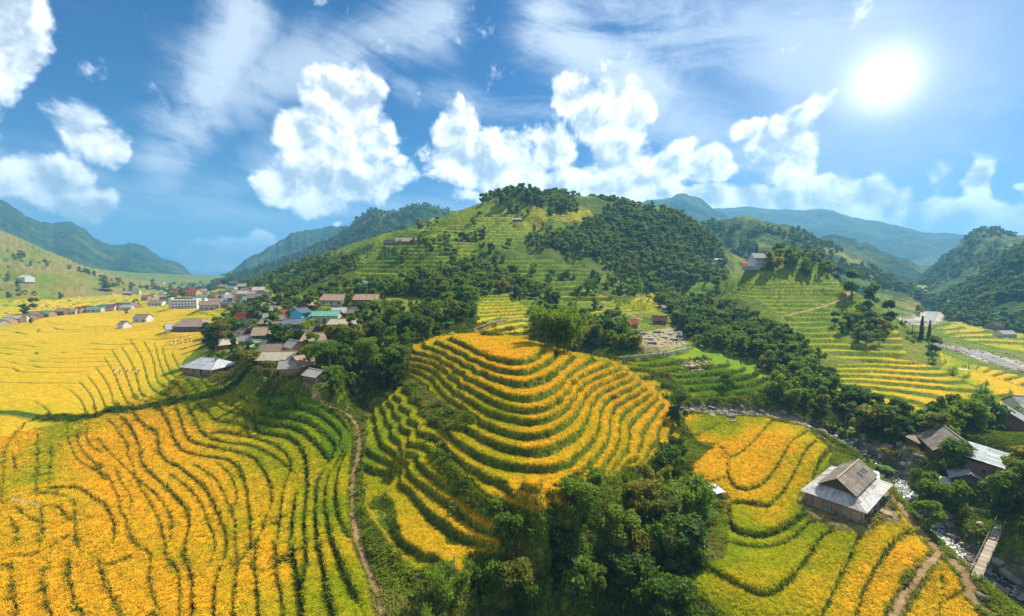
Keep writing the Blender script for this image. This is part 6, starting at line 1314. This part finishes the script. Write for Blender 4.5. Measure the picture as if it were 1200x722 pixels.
# ------------------------------------------------------------------ footbridge
a = ghit(1143, 679); a = np.array([a[0], a[1], float(gz(a[0], a[1])) + .5]); b = hit(1174, 612); b = np.array([b[0], b[1], float(gz(b[0], b[1])) + .35])
up_ = max(float(gz(*(a[:2] * (1 - f) + b[:2] * f))) - (a[2] * (1 - f) + b[2] * f) for f in np.linspace(0, 1, 30)); a[2] += max(up_ + .15, 0); b[2] += max(up_ + .15, 0); print('bridge', a, b, up_)
L = math.hypot(*(b - a)[:2]); BR_ = bpy.data.objects.new('footbridge', None); COL.objects.link(BR_); BR_.location = (a[0], a[1], a[2] + CZ); BR_.rotation_euler = (0, -math.atan2(b[2] - a[2], L), math.atan2(b[1] - a[1], b[0] - a[0]))
props(BR_, 'narrow weathered wooden footbridge spanning the boulder-strewn stream at the right', 'footbridge')
wv = 1.3
for s in (-.75, .75): part('beam', box_vf(-.6, L + .6, s * wv / 2 - .12, s * wv / 2 + .12, -.38, -.09), MT['wood_dark'], BR_)
npk = int(L / .42)
for k in range(npk): 
    x0 = k * L / npk; dy = random.uniform(-.06, .06); part('plank', box_vf(x0, x0 + L / npk - .045, -wv / 2 + dy, wv / 2 + dy, -.085 + random.uniform(0, .02), -.02), MT['wood_pale' if k % 4 else 'concrete'], BR_)
for s in (-1, 1):
    part('handrail', tube([(0, s * wv / 2, .85), (L / 2, s * wv / 2, .78), (L, s * wv / 2, .85)], .05, 5), MT['wood_pale'], BR_)
    for k in range(6): part('post', box_vf(k * L / 5 - .05, k * L / 5 + .05, s * wv / 2 - .05, s * wv / 2 + .05, -.3, .84), MT['wood_dark'], BR_)
# ------------------------------------------------------------------ small things
def pole(u, v, h, label, rad=.07):
    p = ghit(u, v); t = bpy.data.objects.new('pole', None); COL.objects.link(t); t.location = (p[0], p[1], p[2] + CZ); props(t, label, 'pole')
    part('shaft', tube([(0, 0, -.5), (.03, 0, h * .5), (0, .05, h)], [rad, rad * .9, rad * .7], 6), MT['wood_pale'], t); part('crossarm', box_vf(-.35, .35, -.05, .05, h - .5, h - .4), MT['wood_pale'], t)
pole(533, 684, 4.4, 'pale thin pole in the lowest big terrace of the round hill'); pole(467, 510, 3.4, 'thin pole among the small green terraces left of the round hill', .06); pole(416, 405, 7, 'pale pole standing beside the pale roofed stilted house'); pole(113, 395, 7, 'pole beside the tiny hut in the open golden rice')
FE = bpy.data.objects.new('stake_fence', None); COL.objects.link(FE); props(FE, 'short row of white stakes between two paddies at the lower left', 'fence'); f0_ = ghit(13, 588); f1_ = ghit(48, 597); FE.location = (f0_[0], f0_[1], f0_[2] + CZ)
for k in range(16):
    f = k / 15; x, y = f0_[:2] * (1 - f) + f1_[:2] * f; z = float(gz(x, y)) - f0_[2]; part('stake', box_vf(x - f0_[0] - .045, x - f0_[0] + .045, y - f0_[1] - .045, y - f0_[1] + .045, z - .3, z + .6 + .2 * (k % 3)), MT['white_paint'], FE)
def put(name, u, v, label, cat, group=None, rot=0, dz_=0, p=None):
    p = ghit(u, v) if p is None else p; t = bpy.data.objects.new(name, None); COL.objects.link(t); t.location = (p[0], p[1], (p[2] if p is not None else 0) + CZ + dz_); t.rotation_euler = (0, 0, rot); return props(t, label, cat, group)
# washing tubs, boards and clutter in the farmyard
def tub(u, v, m, lb, r_=.55):
    t = put('washing_tub', u, v, lb, 'tub'); V, Fc = tube([(0, 0, 0), (0, 0, .35), (0, 0, .36), (0, 0, .08)], [r_ * .75, r_, r_ * .9, r_ * .7], 12); part('basin', (V, Fc), m, t, smooth=False); part('base', tube([(0, 0, .05), (0, 0, .09)], [r_ * .72, r_ * .72], 12), m, t); part('water', tube([(0, 0, .2), (0, 0, .21), (0, 0, .22)], [r_ * .8, r_ * .8, .01], 12), MT['glass'], t)
tub(1038, 585, MT['cloth_teal'], 'teal washing tub in the yard beside the path'); tub(1022, 586, MT['cloth_blue'], 'dark blue tub by the farmhouse wall')
def stack(u, v, lb, n, w, d, m, rot):
    t = put('board_stack', u, v, lb, 'planks', rot=rot)
    for k in range(n): part('board', box_vf(-w / 2 + random.uniform(-.1, .1), w / 2 + random.uniform(-.1, .1), -d / 2 + (k % 4) * d / 4, -d / 2 + (k % 4 + .92) * d / 4, (k // 4) * .13, (k // 4) * .13 + .11), m, t)
stack(1010, 607, 'pale wooden platform lying at the corner of the farmhouse yard', 8, 2.2, 2.6, MT['wood_pale'], .5); stack(1030, 598, 'stack of orange brown boards in the middle of the yard', 12, 2.4, 1.4, MT['wall_earth'], 1.1); stack(1040, 603, 'stack of cut timber at the right of the yard', 12, 1.8, 1.5, MT['wood_pale'], .9); stack(1018, 598, 'loose boards close to the farmhouse wall', 4, 1.8, 1.0, MT['wall_earth'], .2)
# pink bundle by the stream
t = put('pink_tarpaulin', 1043, 530, 'bright pink tarpaulin bundle on a rock beside the stream', 'tarpaulin'); me = RK[2].copy(); me.materials.clear(); me.materials.append(MT['cloth_pink']); o = bpy.data.objects.new('sheet', me); COL.objects.link(o); o.parent = t; o.scale = (1.0, .8, 1.3); o.location = (0, 0, 1.2); me2 = RK[3]; o = bpy.data.objects.new('basket', me2); COL.objects.link(o); o.parent = t; o.scale = (.8, .7, .7); o.location = (.1, -.2, .1)
# sheaves standing in the far golden fields
SQ = {}
SHV = mkmesh('rice_sheaf', *join([tube([(0, 0, 0), (0, 0, .8), (0, 0, 1.5)], [.65, .28, .6], 8)]), [MT['straw']])
for i, (u, v) in enumerate([(200,403),(204,403),(209,404),(213,403),(218,401),(223,400),(134,437),(141,438),(149,438),(156,436),(163,438),(205,398),(212,398),(221,396)]):
    p = ghit(u, v); o = bpy.data.objects.new('rice_sheaf', SHV); COL.objects.link(o); o.location = (p[0], p[1], p[2] + CZ - .1); o.scale = (1, 1, 1.15); props(o, 'upright sheaf of cut rice left of the lone house' if v < 420 else 'upright sheaf of cut rice in the middle of the left fields', 'sheaf', 'sheaves left of the lone house' if v < 420 else 'sheaves in the middle of the left fields'); SQ.setdefault(o['label'], []).append((o, u, v))
single_out(SQ)
# harvesters on the right field
import bmesh
def person(u, v, lb, top, bend, rot):
    p = ghit(u, v); me = bpy.data.meshes.new('body'); J = {'pelvis': (0, 0, .92), 'chest': (0, -.45 * bend, 1.32 - .15 * bend), 'neck': (0, -.62 * bend, 1.5 - .28 * bend), 'head': (0, -.70 * bend, 1.66 - .36 * bend)}
    V = [J['pelvis'], J['chest'], J['neck'], J['head'], (-.10, 0, .88), (-.13, .02, .48), (-.13, .05, .05), (-.13, -.13, .03), (.10, 0, .88), (.13, .02, .48), (.15, .05, .05), (.15, -.13, .03)]
    c = np.array(J['chest']); 
    for s in (-1, 1): V += [tuple(c + [s * .19, 0, .06]), tuple(c + [s * .27, -.12, -.20]), tuple(c + [s * .20, -.32, -.42]), tuple(c + [s * .19, -.38, -.50])]
    Ed = [(0, 1), (1, 2), (2, 3), (0, 4), (4, 5), (5, 6), (6, 7), (0, 8), (8, 9), (9, 10), (10, 11), (1, 12), (12, 13), (13, 14), (14, 15), (1, 16), (16, 17), (17, 18), (18, 19)]
    me.from_pydata(V, Ed, []); o = link('person', me, [MT[top]]); o.location = (p[0], p[1], p[2] + CZ); o.rotation_euler = (0, 0, rot); props(o, lb, 'person', None)
    sk_ = o.modifiers.new('skin', 'SKIN'); rad = [.15, .17, .06, .11, .10, .075, .05, .04, .10, .075, .05, .04] + [.07, .05, .04, .035] * 2
    for i, rr in enumerate(rad): me.skin_vertices[0].data[i].radius = (rr, rr)
    me.skin_vertices[0].data[0].use_root = True; o.modifiers.new('smooth', 'SUBSURF').levels = 1
    h_ = part('straw_hat', tube([(0, 0, 0), (0, 0, .17)], [.27, .02], 12), MT['straw'], o); h_.location = np.array(J['head']) + [0, 0, .06]
    part('trousers', join([tube([(s * .10, 0, .90), (s * .13, .02, .48), (s * .135, .05, .10)], [.13, .10, .075], 8) for s in (-1, 1)]), MT['cloth_dark'], o)
person(1128, 430, 'harvester in pale clothes bending over, left of the three on the slope by the river', 'cloth_white', 1, .6); person(1131, 431, 'harvester in dark clothes standing between two others on the slope by the river', 'cloth_dark', .2, 2.2); person(1135, 433, 'harvester in red bending over, right of the three on the slope by the river', 'cloth_red', .9, -.8)
for i, (u, v) in enumerate([(1129,433),(1136,431)]):
    t = put('harvest_tarpaulin', u, v, ['pale ground sheet of cut rice at the feet of the harvesters', 'red cloth spread beside the harvester in red'][i], 'tarpaulin'); part('sheet', box_vf(-1.6, 1.6, -1.1, 1.1, .02, .12), MT[['cloth_white', 'cloth_red'][i]], t); part('rice_heap', tube([(0, 0, .121), (0, 0, .5)], [.8, .1], 9), MT['straw'], t)
# stone yard: rows of timber frames and slabs, two parked trucks
for i, (u, v, rt) in enumerate([(752,392,.3),(760,398,-.2),(770,390,.5),(778,396,-.4),(764,403,.1),(786,392,.9),(790,399,-.1)]):
    t = put('slab_stack', u, v, f'stack of dark stone slabs in the yard, {WORDS[i]} from the left', 'stone slabs', 'slab stacks in the stone yard', rot=rt)
    for k in range(6): part('slab', box_vf(-1.8 + random.uniform(-.1, .1), 1.8, -.9 + (k % 2) * .95, -.02 + (k % 2) * .95, (k // 2) * .3, (k // 2) * .3 + .26), MT['concrete' if i % 2 else 'roof_slate'], t)
def truck(u, v, lb, m, rot):
    t = put('truck', u, v, lb, 'truck', rot=rot); part('cab', join([box_vf(1.6, 3.2, -1, 1, .6, 1.5), slab([(1.6, -.9, 2.4), (2.8, -.9, 2.4), (2.8, .9, 2.4), (1.6, .9, 2.4)], .9)]), m, t); part('windscreen', slab([(3.0, -.85, 1.55), (3.02, .85, 1.55), (2.86, .8, 2.25), (2.86, -.8, 2.25)], .05), MT['glass'], t)
    bd = part('cargo_bed', box_vf(-2.9, 1.5, -1.05, 1.05, .7, .9), MT['wood_dark'], t)
    for y_ in (-1.05, .97): part('side_board', box_vf(-2.9, 1.5, y_, y_ + .08, .905, 1.5), m, bd)
    for x_ in (-2, 2.3):
        for y_ in (-.95, .95): part('wheel', tube([(x_, y_ - .14, .42), (x_, y_ + .14, .42)], [.42, .42], 12), MT['cloth_dark'], t)
truck(742, 394, 'small blue truck parked at the left of the stone yard', MT['cloth_blue'], .3); truck(796, 395, 'pale truck parked at the right end of the stone yard', MT['roof_white'], 1.1)
wl = hit(726, 421); P3 = np.array([hit(u, v) for u, v in smooth_line([(726,421),(750,418),(785,413),(812,409)], 2)]); P3[:, 2] = gz(P3[:, 0], P3[:, 1]); 
t = put('retaining_wall', 0, 0, 'low pale concrete wall along the upper edge of the green plots', 'wall', p=np.array([P3[0, 0], P3[0, 1], P3[0, 2]])); L_ = []
for k in range(0, len(P3) - 1):
    a_, b2 = P3[k] - P3[0], P3[k + 1] - P3[0]; dd = b2 - a_; nn = np.array([-dd[1], dd[0], 0]); nn = nn / (np.linalg.norm(nn) + 1e-9) * .2; V = np.array([a_ - nn, b2 - nn, b2 + nn, a_ + nn]); V2 = V + [0, 0, .9]; V1 = V - [0, 0, .5]; part('wall_segment', (np.vstack([V1, V2]), np.array([(0, 3, 2, 1), (4, 5, 6, 7), (0, 1, 5, 4), (1, 2, 6, 5), (2, 3, 7, 6), (3, 0, 4, 7)])), MT['concrete'], t)

# ------------------------------------------------------------------ air
hz = mesh_np('haze', *box_vf(-9000, 9000, -200, 12500, -25, 740), [])
hm = bpy.data.materials.new('haze'); hm.use_nodes = True; hw_ = NT(hm.node_tree)
pv = hw_.node('ShaderNodeVolumePrincipled', {'Color': (.22, .60, 1.0, 1), 'Density': 0.00022, 'Anisotropy': .15}); hw_.node('ShaderNodeOutputMaterial', {'Volume': pv.outputs[0]})
hz.data.materials.append(hm); props(hz, 'thin blue haze hanging over the valleys', kind='stuff')
print('done', round(time.time() - T0, 1))
